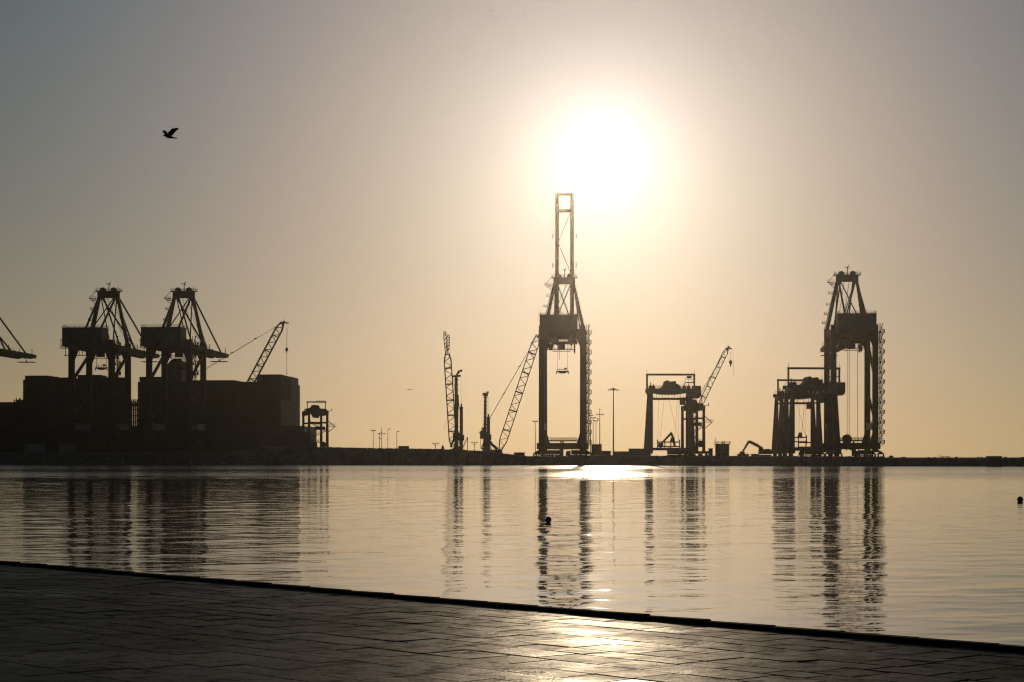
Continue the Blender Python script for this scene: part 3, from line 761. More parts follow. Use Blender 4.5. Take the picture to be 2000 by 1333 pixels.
# ------------------------------------------------------------------ container ship
def build_ship():
    YS = 1000.0
    sx = lambda px: (px-1000)*YS/F
    root = empty('container_ship', (sx(300), YS, 0), PORT, 'long dark container ship moored behind the left quay cranes', 'ship')
    pa = lambda px: sx(px) - sx(300)                 # along the ship
    hz = 19.4
    hull = MB()
    x0, x1 = pa(-260), pa(592)
    secs = []
    for x, wsc, zb in ((x0, .3, 3), (x0+14, .8, 0), (x0+45, 1, -2), (x1-30, 1, -2), (x1-8, .95, 0), (x1, .9, 4)):
        b0, b1 = 25-25*wsc, 25+25*wsc
        secs.append([(x, b0, hz), (x, b0+1.0, zb+2), (x, b0+6, zb-2), (x, b1-6, zb-2), (x, b1-1, zb+2), (x, b1, hz)])
    vs = [v for s_ in secs for v in s_]; n = 6
    fs = [(i*n+k, i*n+(k+1) % n, (i+1)*n+(k+1) % n, (i+1)*n+k) for i in range(len(secs)-1) for k in range(n)]
    fs += [tuple(range(n)), tuple(range((len(secs)-1)*n, len(secs)*n))]
    hull.add(vs, fs); hull.build('hull', 'hull', root)
    TH = 2.62
    bays = [(-64, 785, 785, 12), (-16, 785, 785, 12), (40, 741, 733, 9), (89, 737, 737, 9), (145, 741, 732, 6), (194, 737, 737, 6), (268, 746, 736, 10), (316, 746, 746, 10), (364, 745, 743, 10), (411, 743, 743, 10), (458, 747, 746, 11), (503, 733, 732, 24)]
    names = ['bay at the left frame edge', 'low bay left of the lattice rack', 'tall stack right of the lattice rack', 'stack left of the narrow slit',
             'stack right of the narrow slit', 'stack left of the wide gap', 'stack right of the wide gap', 'stack before the funnel', 'stack right of the funnel',
             'stack left of the luffed crane boom', 'stack below the luffed crane boom', 'front row of tall right end stack']
    ordn = ['topmost', 'second', 'third', 'fourth', 'fifth', 'sixth', 'seventh', 'eighth', 'ninth', 'tenth', 'eleventh', 'twelfth', 'thirteenth']
    def cmesh(mt):
        b = MB(); l, w, h = 12.0, 2.38, 2.56
        b.box(-l/2+.2, l/2-.2, .06, w-.06, .1, h-.08)
        for x in (-l/2, l/2-.22):
            for y in (0, w-.2): b.box(x, x+.22, y, y+.2, 0, h)
        for z in (0, h-.16):
            for y in (0, w-.12): b.box(-l/2+.22, l/2-.22, y, y+.12, z, z+.16)
        for i in range(17):
            x = -l/2+.6+i*.68; b.box(x-.13, x+.13, .02, .08, .2, h-.2)
        me = b.mesh('container'); me.materials.append(M[mt]); return me
    cms = [cmesh(c) for c in ('c_red', 'c_blue', 'c_green', 'c_grey', 'c_brown', 'c_blue')]
    rot = Matrix.Rotation(PORT, 4, 'Z'); base = Vector((sx(300), YS, 0))
    rest = MB()
    for bi, (px, pt, pr, rows) in enumerate(bays):
        xc = pa(px) + 6.1
        zt_front = CZ + (HY-pt)*YS/F; zt_rest = CZ + (HY-pr)*(YS+3)/F
        nt_ = int((zt_front - hz)/TH)
        for r in range(rows):
            ztop = zt_front if r == 0 else zt_rest
            if bi == 11 and r > 21: ztop = zt_front - TH*1.2
            k = 0
            while ztop - k*TH > hz + .05:
                z = ztop - (k+1)*TH
                indiv = (r == 0 and k < 12) or (bi == 11 and 0 < r < 13 and k < 5)
                y = .25 + r*2.5 + (.8 if r else 0)
                if indiv:
                    me = random.choice(cms)
                    o = bpy.data.objects.new('container', me); C.objects.link(o)
                    wpos = base + rot @ Vector((xc, y, z)); o.location = wpos; o.rotation_euler = (0, 0, PORT)
                    if r == 0: lab = f'dark container, {ordn[k]} from top, {names[bi]}'
                    else: lab = f'dark container, {ordn[k]} from top, {ordn[r]} row back, right end of the ship'
                    tag(o, lab, 'container', 'shipping containers stacked on the moored ship')
                elif r in (1, rows-1) or k <= 1 or bi == 11:
                    q = [rot @ Vector((xc + a_, y + b_, z + c_)) + base for c_ in (.02, TH-.06) for a_, b_ in ((-6, 0), (6, 0), (6, 2.4), (-6, 2.4))]
                    rest.add(q, [(0,3,2,1),(4,5,6,7),(0,1,5,4),(1,2,6,5),(2,3,7,6),(3,0,4,7)])
                k += 1
    tag(rest.build('container_rows', 'c_grey'), 'dark rows of containers behind the front row on the moored ship', 'container', kind='stuff')
    # lashing bridges in the gaps between bays
    for (pa0, pb0, ptop) in ((22, 38, 782), (251, 266, 784)):
        lb = MB(); xa, xb = pa(pa0), pa(pb0); zt2 = CZ + (HY-ptop)*YS/F
        for i in range(5):
            x = xa + (xb-xa)*i/4
            for y in (1, 6): lb.beam((x, y, hz), (x, y, zt2 + (1.2 if i % 2 else .4)), .45)
        z = hz+2
        while z < zt2:
            lb.box(xa, xb, .8, 6.2, z, z+.3); z += 3.2
        lb.box(xa-.6, xb+.6, .6, 6.4, zt2-2.6, zt2-1.4)
        lb.rail([(xa, .8, zt2-1.4), (xb, .8, zt2-1.4)], h=1.4, step=.8)
        lb.build('lashing_bridge', 'steel', root)
    fz = lambda py: CZ + (HY-py)*(YS+20)/F
    fx = lambda px: (px-1000)*(YS+20)/F - sx(300) - 1.2
    fn = MB(); fn.prism([(fx(326), hz), (fx(326), fz(713)), (fx(333), fz(712)), (fx(340), fz(704.5)), (fx(345), fz(702.5)), (fx(359), fz(702)), (fx(361.5), fz(707)), (fx(360), fz(715)), (fx(361), hz)], 'y', 14, 26)
    fo = fn.build('funnel', 'navy', root)
    fp = MB()
    for x in (343, 349, 355): fp.tube((fx(x), 20, fz(703)), (fx(x), 20, fz(700.5)), .6, 8)
    fp.build('exhaust_pipe', 'steel', fo)
    return root
build_ship()

# ------------------------------------------------------------------ lattice boom cranes
def lattice(mb, p, q, w0, w1, taper=0.08, chord=.42, lace=.2, bays=None, side=None):
    "four chords with zigzag lacing from p to q, narrowing at both ends"
    p, q = Vector(p), Vector(q); d = (q-p); Ln = d.length; d.normalize()
    s = Vector(side) if side else Vector((0, 1, 0)); b = s.cross(d).normalized(); s = d.cross(b).normalized()
    def wd(t):
        if t < taper: return w0 + (1-w0)*t/taper
        if t > 1-taper: return w1 + (1-w1)*(1-t)/taper
        return 1
    W_ = side_w[0]
    bays = bays or max(8, int(Ln/(W_*.62)))
    def pt(t, i, j):
        return p + d*(t*Ln) + b*(i*W_/2*wd(t)) + s*(j*W_/2*wd(t))
    ts = [i/bays for i in range(bays+1)]
    for i in (-1, 1):
        for j in (-1, 1):
            for t0, t1 in zip((0, taper, 1-taper), (taper, 1-taper, 1)):
                mb.beam(pt(t0, i, j), pt(t1, i, j), chord)
    for k, (t0, t1) in enumerate(zip(ts[:-1], ts[1:])):
        sg = 1 if k % 2 else -1
        for j in (-1, 1):
            mb.beam(pt(t0, sg, j), pt(t1, -sg, j), lace)
            mb.beam(pt(t0, j, sg), pt(t1, j, -sg), lace)
    for t_ in (.17, .34, .5, .67, .84):
        for j in (-1, 1):
            mb.beam(pt(t_, -1, j), pt(t_, 1, j), chord*1.3)
            mb.beam(pt(t_, j, -1), pt(t_, j, 1), chord)
side_w = [2.4]
def make_lattice_crane(label, Y, base, tip, w, pend=None, hook=None, jib=None, cab=True, chord=.42, lace=.2, bays=None, extra_line=None, tip_arm=True):
    g0 = at(base[0], 886, Y); root = empty('crawler_crane', (g0.x, Y, GZ), 0, label, 'crane', 'lattice boom crawler cranes')
    o = Vector((g0.x, Y, GZ))
    P = lambda px, py, dy=0: at(px, py, Y+dy) - o + Vector((0, dy - dy, 0))
    side_w[0] = w
    bm_ = MB(); p, q = P(*base), P(*tip); lattice(bm_, p, q, .35, .45, bays=bays, chord=chord, lace=lace)
    dd = (q-p).normalized()
    bo = bm_.build('boom', 'steel', root)
    if tip_arm:
        hd = MB(); c = q; hd.beam(c - dd*1.2, c + dd*.6 + Vector((.3*w, 0, 0)), 1.6, 1.2); hd.beam(c, c + Vector((w*.9, 0, -.5)), 1.0, .7); hd.beam(c+dd*.5, c+dd*.5+Vector((0, 0, 2)), .12)
        hd.build('boom_head', 'steel', bo)
    if pend:
        pl = MB()
        for y in (-.5, .5): pl.beam(q + Vector((-.6, y, -.6)), P(*pend) + Vector((0, y, y*.8)), .16)
        for t_ in (.35, .65): c = q.lerp(P(*pend), t_); pl.beam(c-Vector((.8, 0, -.0)), c+Vector((.8, 0, .5)), .35)
        pl.build('pendant_line', 'rope', root)
    if hook:
        hr = MB(); hx, hy0, hy1 = hook; top = P(hx, tip[1]+8); bt = P(hx, hy0)
        hr.beam(top + Vector((-.35, 0, 0)), bt + Vector((-.1, 0, 0)), .1); hr.beam(top + Vector((.35, 0, 0)), bt + Vector((.1, 0, 0)), .1)
        hr.build('hoist_rope', 'rope', root)
        hk = MB(); hk.sphere(bt, .85, 10, 8, 1.25); hk.tube(bt - Vector((0, 0, 1)), bt - Vector((0, 0, 2.2)), .35, 6, .18)
        if hy1: hk.beam(bt - Vector((0, 0, 1.5)), P(hx, hy1), .16); hk.tube(P(hx, hy1-3), P(hx, hy1), .3, 6, .2)
        hk.build('hook_block', 'steel', root)
    if extra_line:
        el = MB()
        for a_, b_ in extra_line: el.beam(P(*a_), P(*b_), .09)
        el.build('guy_line', 'rope', root)
    if cab:
        fx = -1 if q.x > p.x else 1
        bx = p.x + fx*3.0
        up = MB(); up.prism([(bx-3.6, 1.3), (bx+3.6, 1.3), (bx+3.6, 3.4), (bx+1.2, 3.9), (bx-3.6, 3.7)], 'y', -1.7, 1.7); up.build('upper_works', 'yellow', root)
        cbm = MB(); cbm.prism([(bx-fx*2.0, 1.5), (bx-fx*4.2, 1.5), (bx-fx*4.0, 3.9), (bx-fx*2.0, 4.1)], 'y', -2.9, -1.5); cbm.build('cab', 'yellow', root)
        cw = MB(); cw.box(bx+fx*2.2, bx+fx*4.4, -1.8, 1.8, 1.4, 3.2); cw.build('counterweight', 'steel', root)
        for y in (-2.2, 2.2):
            tk = MB(); tk.prism([(bx-4.2, .35), (bx-3.4, 0), (bx+3.4, 0), (bx+4.2, .35), (bx+4.0, 1.0), (bx-4.0, 1.0)], 'y', y-.5, y+.5); tk.build('track', 'rubber', root)
        gt = MB(); gt.beam((bx+fx*1, 0, 3.5), (bx+fx*3.8, 0, 9.5), .4); gt.beam((bx+fx*3.6, 0, 3.2), (bx+fx*3.8, 0, 9.5), .3); gt.build('gantry_mast', 'steel', root)
    if jib:
        jb = MB(); a_, b_, ww, c_ = jib; side_w[0] = ww
        lattice(jb, P(*a_), P(*b_), .5, .5, taper=.25, chord=.25, lace=.14)
        lattice(jb, P(*c_[0]), P(*c_[1]), .7, .4, taper=.2, chord=.22, lace=.12)
        jb.beam(P(*b_), P(*c_[1]), .15)
        jb.build('jib', 'steel', bo)
    return root
make_lattice_crane('lattice boom crane behind the ship, luffed to the right with a ball hook hanging', 1075, (462, 800), (552, 630), 3.6, pend=(400, 722), hook=(560, 683, 731), cab=False)
make_lattice_crane('nearly upright lattice crane with a short jib at its head, beside the piling mast', 905, (885, 874), (873.5, 690), 3.2, jib=((873, 694), (868, 647), 1.3, ((874, 686), (876, 654))), extra_line=[((878, 655), (879, 700)), ((879, 700), (888, 760)), ((866, 842), (873, 820))], tip_arm=False)
make_lattice_crane('lattice boom crane leaning up behind the left leg of the tallest quay crane', 955, (977, 879), (1051, 655), 3.6, pend=(948, 832))
make_lattice_crane('slim lattice boom crane rising right behind the lone framed gantry, two hooks hanging', 965, (1366, 795), (1421, 680), 2.3, pend=(1368, 770), hook=(1427, 708, None), extra_line=[((1432, 684), (1433, 735))], cab=False, chord=.22, lace=.09)

def make_drill(label, Y, mast, head, kelly, body, strut=None, w=1.5):
    g0 = at(mast[0], 880, Y); o = Vector((g0.x, Y, GZ)); root = empty('piling_rig', o, 0, label, 'piling rig', 'piling rigs on the embankment')
    P = lambda px, py: at(px, py, Y) - o
    ms = MB(); a, b = P(mast[0], 879), P(*mast[1]); ms.beam(a, b, w, w, w*.7, w*.7)
    n = 14
    for i in range(n):
        c = a.lerp(b, (i+.5)/n); ms.box(c.x-w*.62, c.x+w*.62, c.y-.3, c.y+.3, c.z-.15, c.z+.15)
    mo = ms.build('mast', 'steel', root)
    hd = MB()
    for p_, q_ in head: hd.beam(P(*p_), P(*q_), 1.2, .9)
    hd.build('mast_head', 'steel', mo)
    kb = MB(); kx, ky0, ky1 = kelly; kb.tube(P(kx, ky0), P(kx, ky1), .75, 10); kb.tube(P(kx, ky0), P(kx, ky0-6), .35, 8); kb.beam(P(kx, ky0), P(kx-.6, mast[1][1]+2), .09); kb.build('kelly_bar', 'steel', root)
    bd = MB(); x0, x1 = P(body[0], 880).x, P(body[1], 880).x
    bd.prism([(x0, 1.0), (x1, 1.0), (x1, 4.0), (x1-1.2, 5.2), (x0+1, 5.0), (x0, 4.2)], 'y', -1.6, 1.6); bd.build('upper_works', 'yellow', root)
    rt = MB(); c = P(kx-2, ky1-22); rt.box(c.x-1.6, c.x+1.8, -.9, .9, c.z-1.2, c.z+1.4); rt.box(c.x-3.4, c.x, -.6, .6, c.z-.6, c.z+2.6); rt.build('rotary_drive', 'steel', root)
    for y in (-1.7, 1.7):
        tk = MB(); tk.prism([(x0-.6, .35), (x0+.3, 0), (x1-.3, 0), (x1+.6, .35), (x1+.4, 1.0), (x0-.4, 1.0)], 'y', y-.45, y+.45); tk.build('track', 'rubber', root)
    if strut:
        st = MB()
        for p_, q_, ww in strut: st.beam(P(*p_), P(*q_), ww)
        st.build('back_strut', 'steel', root)
    return root
make_drill('taller piling rig with a hammer shaped mast head, between lattice crane and kelly bar', 890, (891.5, (891, 737)), [((883, 735.5), (900, 734.5)), ((890, 736), (896, 727)), ((894, 727), (903, 723.5))], (901, 795, 878), (884, 903),
           strut=[((880, 874), (890, 850), .9), ((893, 870), (895, 773), .5), ((897, 800), (895, 773), .3), ((899, 858), (899, 870), 1.0)], w=1.9)
make_drill('shorter piling rig with propped back struts, left of the leaning lattice crane', 890, (947, (948, 773)), [((942, 771), (953, 773)), ((943, 770), (950, 769)), ((950, 771), (954, 765))], (954, 815, 877), (942, 958),
           strut=[((938, 843), (960, 868), 1.6), ((938, 843), (956, 856), .8), ((960, 868), (972, 878), 1.3), ((938, 846), (948, 852), 1.0), ((943, 835), (944, 850), .8), ((938, 876), (941, 835), .2), ((940, 878), (946, 862), .6)], w=1.6)

# ------------------------------------------------------------------ excavators
def make_excavator(label, Y, px, boomp, dipper, body=(1481, 1506)):
    g0 = at(px, 889, Y); o = Vector((g0.x, Y, GZ)); root = empty('excavator', o, 0, label, 'excavator', 'excavators on the quay')
    P = lambda x, y: at(x, y, Y) - o
    x0, x1 = P(body[0], 880).x, P(body[1], 880).x; L_ = x1-x0
    zb = P(0, 889).z
    hs = MB(); hs.prism([(x0+L_*.3, 1.3), (x1, 1.3), (x1, 3.0), (x1-.7, 3.6), (x0+L_*.42, 3.5), (x0+L_*.3, 2.2)], 'y', -1.5, 1.5); hs.build('engine_house', 'yellow', root)
    cb = MB(); cb.prism([(x0, 1.3), (x0+L_*.34, 1.3), (x0+L_*.34, 4.4), (x0+L_*.08, 4.4), (x0, 3.0)], 'y', -1.5, -.1); cbo = cb.build('cab', 'yellow', root)
    cw = MB(); cw.box(x0+.3, x0+L_*.28, -1.56, -1.5, 2.6, 4.0); cw.build('cab_window', 'glass', cbo)
    for y in (-1.5, 1.5):
        tk = MB(); tk.prism([(x0-.4, .45), (x0+.4, 0), (x1-.4, 0), (x1+.2, .45), (x1-.2, 1.1), (x0, 1.1)], 'y', y-.4, y+.4); tk.build('track', 'rubber', root)
    bm_ = MB()
    for p_, q_ in zip(boomp[:-1], boomp[1:]): bm_.beam(P(*p_), P(*q_), .9, 1.2)
    for a_, b_ in ((boomp[-1], boomp[1]),): bm_.beam(P(a_[0]+2, a_[1]-1), P(b_[0]-2, b_[1]-3), .25)
    bm_.build('boom', 'yellow', root)
    dp = MB(); dp.beam(P(*dipper[0]), P(*dipper[1]), .8, 1.0, .6, .6); dpo = dp.build('dipper_arm', 'yellow', root)
    bk = MB(); c = P(*dipper[1]); bk.prism([(c.x-.9, c.z+.6), (c.x+1.2, c.z+.4), (c.x+1.1, c.z-1.2), (c.x-.2, c.z-1.7), (c.x-1.0, c.z-.8)], 'y', -.8, .8); bk.build('bucket', 'steel', dpo)
    return root
make_excavator('excavator with its arm folded over an open skip, left of the overlapping gantries', 812, 1496, [(1488, 878), (1482, 872), (1463, 862.5)], ((1463, 862), (1449, 885)))
make_excavator('excavator inside the legs of the lone framed gantry, boom sloping up', 850, 1318, [(1318, 872), (1312, 848), (1309, 846)], ((1311, 847), (1290, 868)), body=(1303, 1326))

# ------------------------------------------------------------------ lamp posts and masts
def make_lamp(label, px, ytop, ybase, Y, kind, group='lamp posts and masts on the quay'):
    b = at(px, ybase, Y); t = at(px, ytop, Y); H = t.z - GZ
    root = empty('lamp_post', (b.x, Y, GZ), 0, label, 'lamp post', group)
    po = MB(); po.tube((0, 0, 0), (0, 0, H), max(.16, H*.011), 8, max(.1, H*.006)); po.build('pole', 'steel', root)
    hd = MB()
    if kind == 'ring':
        hd.tube((0, 0, H-.4), (0, 0, H), 1.0, 10); names_ = []
        for i in range(8):
            a_ = i*math.pi/4; hd.beam((0, 0, H-.4), (1.9*math.cos(a_), 1.9*math.sin(a_), H-.6), .12)
    elif kind in ('tee', 'cross'):
        w = 1.0 if kind == 'tee' else 1.6
        hd.beam((-w, 0, H-.2 if kind == 'tee' else H-3.2), (w, 0, H-.2 if kind == 'tee' else H-3.2), .25)
        if kind == 'cross': hd.beam((-1.4, 0, H-5.2), (0, 0, H-5.2), .25)
    elif kind == 'single': hd.beam((0, 0, H-.1), (.7, 0, H), .2)
    elif kind == 'double':
        hd.beam((0, 0, H-1.6), (-.9, 0, H-.3), .15); hd.beam((0, 0, H-1.6), (.9, 0, H-.3), .15)
    hd.build('bracket', 'steel', root)
    spots = {'ring': [(2.1*math.cos(i*math.pi/4), 2.1*math.sin(i*math.pi/4), H-.7) for i in range(8)], 'tee': [(-.8, 0, H), (.8, 0, H)], 'cross': [(-1.4, 0, H-3.1), (1.4, 0, H-3.1), (-1.2, 0, H-5.1)], 'single': [(.8, 0, H)], 'double': [(-1.2, 0, H-.1), (1.2, 0, H-.1), (0, 0, H-.05)]}[kind]
    for x, y, z in spots:
        l = MB(); l.prism([(x-.5, z-.16), (x+.5, z-.16), (x+.34, z+.2), (x-.34, z+.2)], 'y', y-.3, y+.3); l.build('floodlight', 'steel', root)
    return root
for lab, px, yt, Y, kd in (
    ('very tall mast with a ring of floodlights, right of the tallest quay crane', 1198, 759, 850, 'ring'),
    ('tall thin mast with two cross arms behind the row of three lamp posts', 1171.5, 797, 900, 'cross'),
    ('lamp post nearest the stair tower of the tallest quay crane, first of three', 1153.5, 811, 870, 'tee'),
    ('middle lamp post of the three beside the tallest quay crane', 1158.5, 816, 900, 'tee'),
    ('shortest of the three lamp posts beside the tallest quay crane', 1164, 822, 930, 'tee'),
    ('lamp post touching the left leg of the tallest quay crane', 1045.5, 823, 870, 'tee'),
    ('lamp post with a flat double head, leftmost of the distant posts', 729, 841, 930, 'tee'),
    ('faint thin pole left of the cross armed distant mast', 741.5, 846, 940, 'single'),
    ('distant mast with cross arms in the middle of the left lamp group', 745.5, 835, 930, 'cross'),
    ('distant single headed lamp post right of the cross armed mast', 757.5, 838.5, 930, 'single'),
    ('single headed lamp post standing apart, rightmost of the distant group', 775, 843, 930, 'single'),
    ('low three headed light on the embankment left of the upright lattice crane', 850.5, 866, 890, 'double'),
    ('low three headed light on the embankment beside the shorter piling rig', 926.5, 864, 890, 'double')):
    make_lamp(lab, px, yt, 886, Y, kd)

# ------------------------------------------------------------------ sheds, cabins, vehicles and clutter
def make_cabin(label, x0, x1, ytop, Y, depth=4.0, m='white', roof=True, door=True, cat='cabin', zbase=GZ, name='site_cabin'):
    a, b = at(x0, ytop, Y), at(x1, ytop, Y); w = (b.x-a.x)/2; h = a.z - zbase
    root = empty(name, ((a.x+b.x)/2, Y, zbase), PORT, label, cat)
    wl = MB(); wl.box(-w, w, 0, depth, 0, h-.2); wo_ = wl.build('wall', m, root)
    if roof: r_ = MB(); r_.box(-w-.15, w+.15, -.15, depth+.15, h-.2, h); r_.build('roof', 'steel', root)
    if door:
        d_ = MB(); d_.box(-w*.55-.45, -w*.55+.45, -.05, -.003, .05, min(2.1, h-.4)); d_.build('door', 'steel', root)
        wi = MB(); wi.box(w*.1, w*.1+min(1.4, w*.7), -.05, -.003, 1.0, min(2.0, h-.5)); wi.build('window', 'glass', root)
    return root
make_cabin('square dark cabin at the foot of the three lamp posts', 1155, 1175, 868, 852, m='steel')
make_cabin('low flat roofed shed between the dark cabin and the very tall mast', 1175, 1193, 881, 850, m='steel', door=False)
make_cabin('long low shed right of the very tall mast', 1199, 1258, 882, 850, m='steel')
make_cabin('flat low shed before the left legs of the lone framed gantry', 1228, 1270, 876.5, 815, m='steel', door=False)
make_cabin('low building in front of the leaning lattice crane boom', 1004, 1024, 884, 842, m='steel', door=False)
tw = make_cabin('tall square cabin with railings and antennas on its roof, right of the lone framed gantry', 1398, 1424, 867, 830, depth=5, m='rtg', roof=False)
e_ = MB(); hh = (HY-867)*830/F + CZ - GZ; ww = 26*830/F/2
e_.box(-ww-.5, ww+.5, -.5, 5.5, hh-.3, hh); e_.rail([(-ww-.5, -.5, hh), (ww+.5, -.5, hh), (ww+.5, 5.5, hh)], h=.9, r=.05, step=1.0)
e_.beam((-ww-.2, 0, hh), (-ww-.2, 0, hh+2.4), .2); e_.beam((-ww+.9, 0, hh), (-ww+.9, 0, hh+.9), .3); e_.beam((ww-2.0, 0, hh), (ww-2.0, 0, hh+1.2), .3); e_.beam((0, 0, hh), (0, 0, hh+.9), .5)
e_.rail([(ww+.1, -.6, hh*.55), (ww+.1, -.6, hh*.95)], h=.6); e_.build('roof_platform', 'steel', tw)
make_cabin('rounded top plant box just left of the tall square cabin', 1384, 1392, 876, 832, depth=2, m='steel', door=False)
def make_skip(label, x0, x1, yt, Y):
    a, b = at(x0, yt, Y), at(x1, yt, Y); h = a.z-GZ; w = (b.x-a.x)/2; root = empty('skip', ((a.x+b.x)/2, Y, GZ), 0, label, 'skip', 'skips beside the excavator')
    s_ = MB(); s_.prism([(-w, h), (w, h), (w*.8, 0), (-w*.8, 0)], 'y', -1.2, 1.2); s_.build('bin', 'steel', root)
    r_ = MB(); r_.box(-w-.1, w+.1, -1.3, 1.3, h-.2, h+.02); r_.build('rim', 'steel', root); return root
make_skip('open skip under the bucket of the folded excavator', 1440, 1463, 887, 806)
make_skip('open skip right beside the tracks of the folded excavator', 1467, 1482, 887, 808)
def make_block(label, name, cat, x0, x1, yt, Y, m='concrete', depth=4, zb=None, group=None, bevel=.15):
    a, b = at(x0, yt, Y), at(x1, yt, Y); zb = GZ-.8 if zb is None else zb
    s_ = MB(); w = (b.x-a.x)/2; h = a.z-zb; bv = min(bevel, h*.3, w*.3)
    s_.prism([(-w, 0), (w, 0), (w, h-bv), (w-bv, h), (-w+bv, h), (-w, h-bv)], 'y', 0, depth)
    o = s_.build(name, m); o.location = ((a.x+b.x)/2, Y, zb); return tag(o, label, cat, group)
make_block('big square concrete block at the water edge near the right end of the quay', 'concrete_block', 'block', 1936, 1957, 891.2, 718, zb=-1.0, depth=8, bevel=.08)
make_block('dark upright block at the right frame edge of the quay', 'concrete_block', 'block', 1997, 2030, 893, 735, depth=3)
def make_boulder(label, x0, x1, yt, Y, name='boulder', m='fill'):
    a, b = at(x0, yt, Y), at(x1, yt, Y); w = (b.x-a.x)/2; s_ = MB(); h = max(.6, a.z - (GZ-.3))
    s_.sphere((0, 0, 0), 1, 9, 6)
    s_.v = [(x*w*(1+random.uniform(-.12, .12)), y*max(.8, w*.8), z*h*(1+random.uniform(-.1, .1))) for x, y, z in s_.v]
    o = s_.build(name, m); o.location = ((a.x+b.x)/2, Y, GZ-.3); return tag(o, label, 'rock', 'rocks along the top of the right quay')
for lab, x0, x1, yt, Y in (('biggest rock lump right of the stair crane on the quay', 1735, 1746, 890, 775), ('flat mound right of the biggest rock lump', 1758, 1772, 893.2, 770), ('low mound touching the right foot of the stair crane', 1716, 1726, 891.5, 778),
        ('small rock halfway between stair crane and concrete block', 1812, 1816, 893, 760), ('small square topped rock second left of the short posts', 1824, 1827.5, 892.5, 758), ('rock lump right of the short posts', 1865, 1871, 891.8, 752), ('small rock just left of the concrete block', 1916, 1919, 892.6, 745)):
    make_boulder(lab, x0, x1, yt, Y)
def make_post(label, px, yt, Y, arm=0):
    a = at(px, yt, Y); root = empty('short_post', (a.x, Y, GZ-.3), 0, label, 'post', 'short posts on the right quay'); h = a.z-GZ+.3
    s_ = MB(); s_.tube((0, 0, 0), (0, 0, h), .09, 6); s_.build('pole', 'steel', root)
    t_ = MB(); t_.beam((-.35, 0, h), (.35+arm, 0, h-.25*arm), .35, .3); t_.build('cap', 'steel', root); return root
for i, (px, yt, lab) in enumerate(((1837, 891, 'tallest short post on the right quay, standing alone'), (1841, 892.5, 'short post just right of the tallest short post'), (1848, 892, 'short post in the middle of the right quay cluster'), (1852.5, 892.5, 'last short post of the cluster before the rock lump'), (1911, 893, 'short post left of the concrete block'), (1963, 893, 'short post right of the concrete block'))):
    make_post(lab, px, yt, 752, arm=.3*(i % 2))

def make_truck(label, x0, Y, length=9.0, m='white', flip=1, zbase=GZ, group='vehicles parked on the quay'):
    a = at(x0, 885, Y); root = empty('truck', (a.x, Y, zbase), PORT + (0 if flip > 0 else math.pi), label, 'truck', group)
    cb = MB(); cb.prism([(0, .7), (2.2, .7), (2.2, 3.0), (.5, 3.0), (0, 1.9)], 'y', -1.2, 1.2); cbo = cb.build('cab', m, root)
    ws = MB(); ws.add([(.1, -1.0, 1.95), (.1, 1.0, 1.95), (.46, 1.0, 2.8), (.46, -1.0, 2.8)], [(0, 1, 2, 3)]); ws.v = [(x-.08, y, z) for x, y, z in ws.v]; ws.build('windscreen', 'glass', cbo)
    bx = MB(); bx.prism([(2.5, 1.3), (length, 1.3), (length+.3, 3.3), (2.4, 3.3)], 'y', -1.25, 1.25); bx.build('tipper_body', m, root)
    ch = MB(); ch.box(.4, length-.2, -.5, .5, .7, 1.2); ch.build('chassis', 'steel', root)
    for x in (1.1, length*.62, length*.8):
        for y in (-1.1, 1.1):
            w_ = MB(); w_.tube((x, y-.18, .5), (x, y+.18, .5), .5, 12); w_.build('wheel', 'rubber', root)
    return root
for lab, x0, Y, m, fl in (('pale truck under the left legs of the tallest quay crane', 1055, 880, 'white', 1), ('truck under the right leg of the tallest quay crane', 1105, 878, 'steel', 1),
        ('truck parked before the legs of the lone framed gantry', 1345, 832, 'steel', -1), ('truck under the overlapping gantries, nearer the folded excavator', 1560, 792, 'steel', 1), ('truck under the seaward sill of the stair crane', 1668, 880, 'steel', 1),
        ):
    make_truck(lab, x0, Y, m=m, flip=fl, zbase=GZ)
make_cabin('low flat hut on the embankment just right of the distant lamp group', 778, 797, 871.5, 893, m='steel', zbase=7.0, door=False)
make_boulder('rounded pile on the embankment left of the upright lattice crane', 860, 869, 870, 893)
def make_hut_boat(label, px, Y, Lm, m='white'):
    a = at(px, 900, Y); root = empty('work_boat', (a.x, Y, 0), R(4), label, 'boat', 'small boats under the left quay')
    hu = MB(); hl = Lm/2
    secs = [(-hl, .75, .2), (-hl*.3, 1, 0), (hl*.5, .85, 0), (hl, .05, .5)]
    vs = []
    for x, w, z in secs: vs += [(x, -1.4*w, 1.1+z*.6), (x, -.8*w, -.3+z), (x, .8*w, -.3+z), (x, 1.4*w, 1.1+z*.6)]
    fs = [(i*4+k, i*4+(k+1) % 4, i*4+4+(k+1) % 4, i*4+4+k) for i in range(3) for k in range(4)] + [(0, 1, 2, 3), (12, 13, 14, 15)]
    hu.add(vs, fs); hu.build('hull', m, root)
    wh = MB(); wh.prism([(-hl*.5, 1.0), (hl*.15, 1.0), (hl*.05, 2.7), (-hl*.45, 2.7)], 'y', -.9, .9); who = wh.build('wheelhouse', m, root)
    wi = MB(); wi.box(-hl*.38, hl*.0, -.98, -.9, 1.8, 2.4); wi.build('window', 'glass', who)
    return root
make_hut_boat('small work boat at the water edge under the ship, left of centre of the ship', 240, 862, 9)
make_hut_boat('small work boat at the water edge below the stacks right of the funnel', 495, 852, 10)
make_cabin('pale long site cabin low on the quay under the leftmost stacks', 48, 86, 866, 905, m='white')
make_cabin('pale tall site cabin low on the quay under the narrow slit', 113, 144, 866, 905, m='white')
make_cabin('dim long shed above the pale tall cabin, left quay crane foot', 137, 179, 854, 915, m='c_green', door=False)
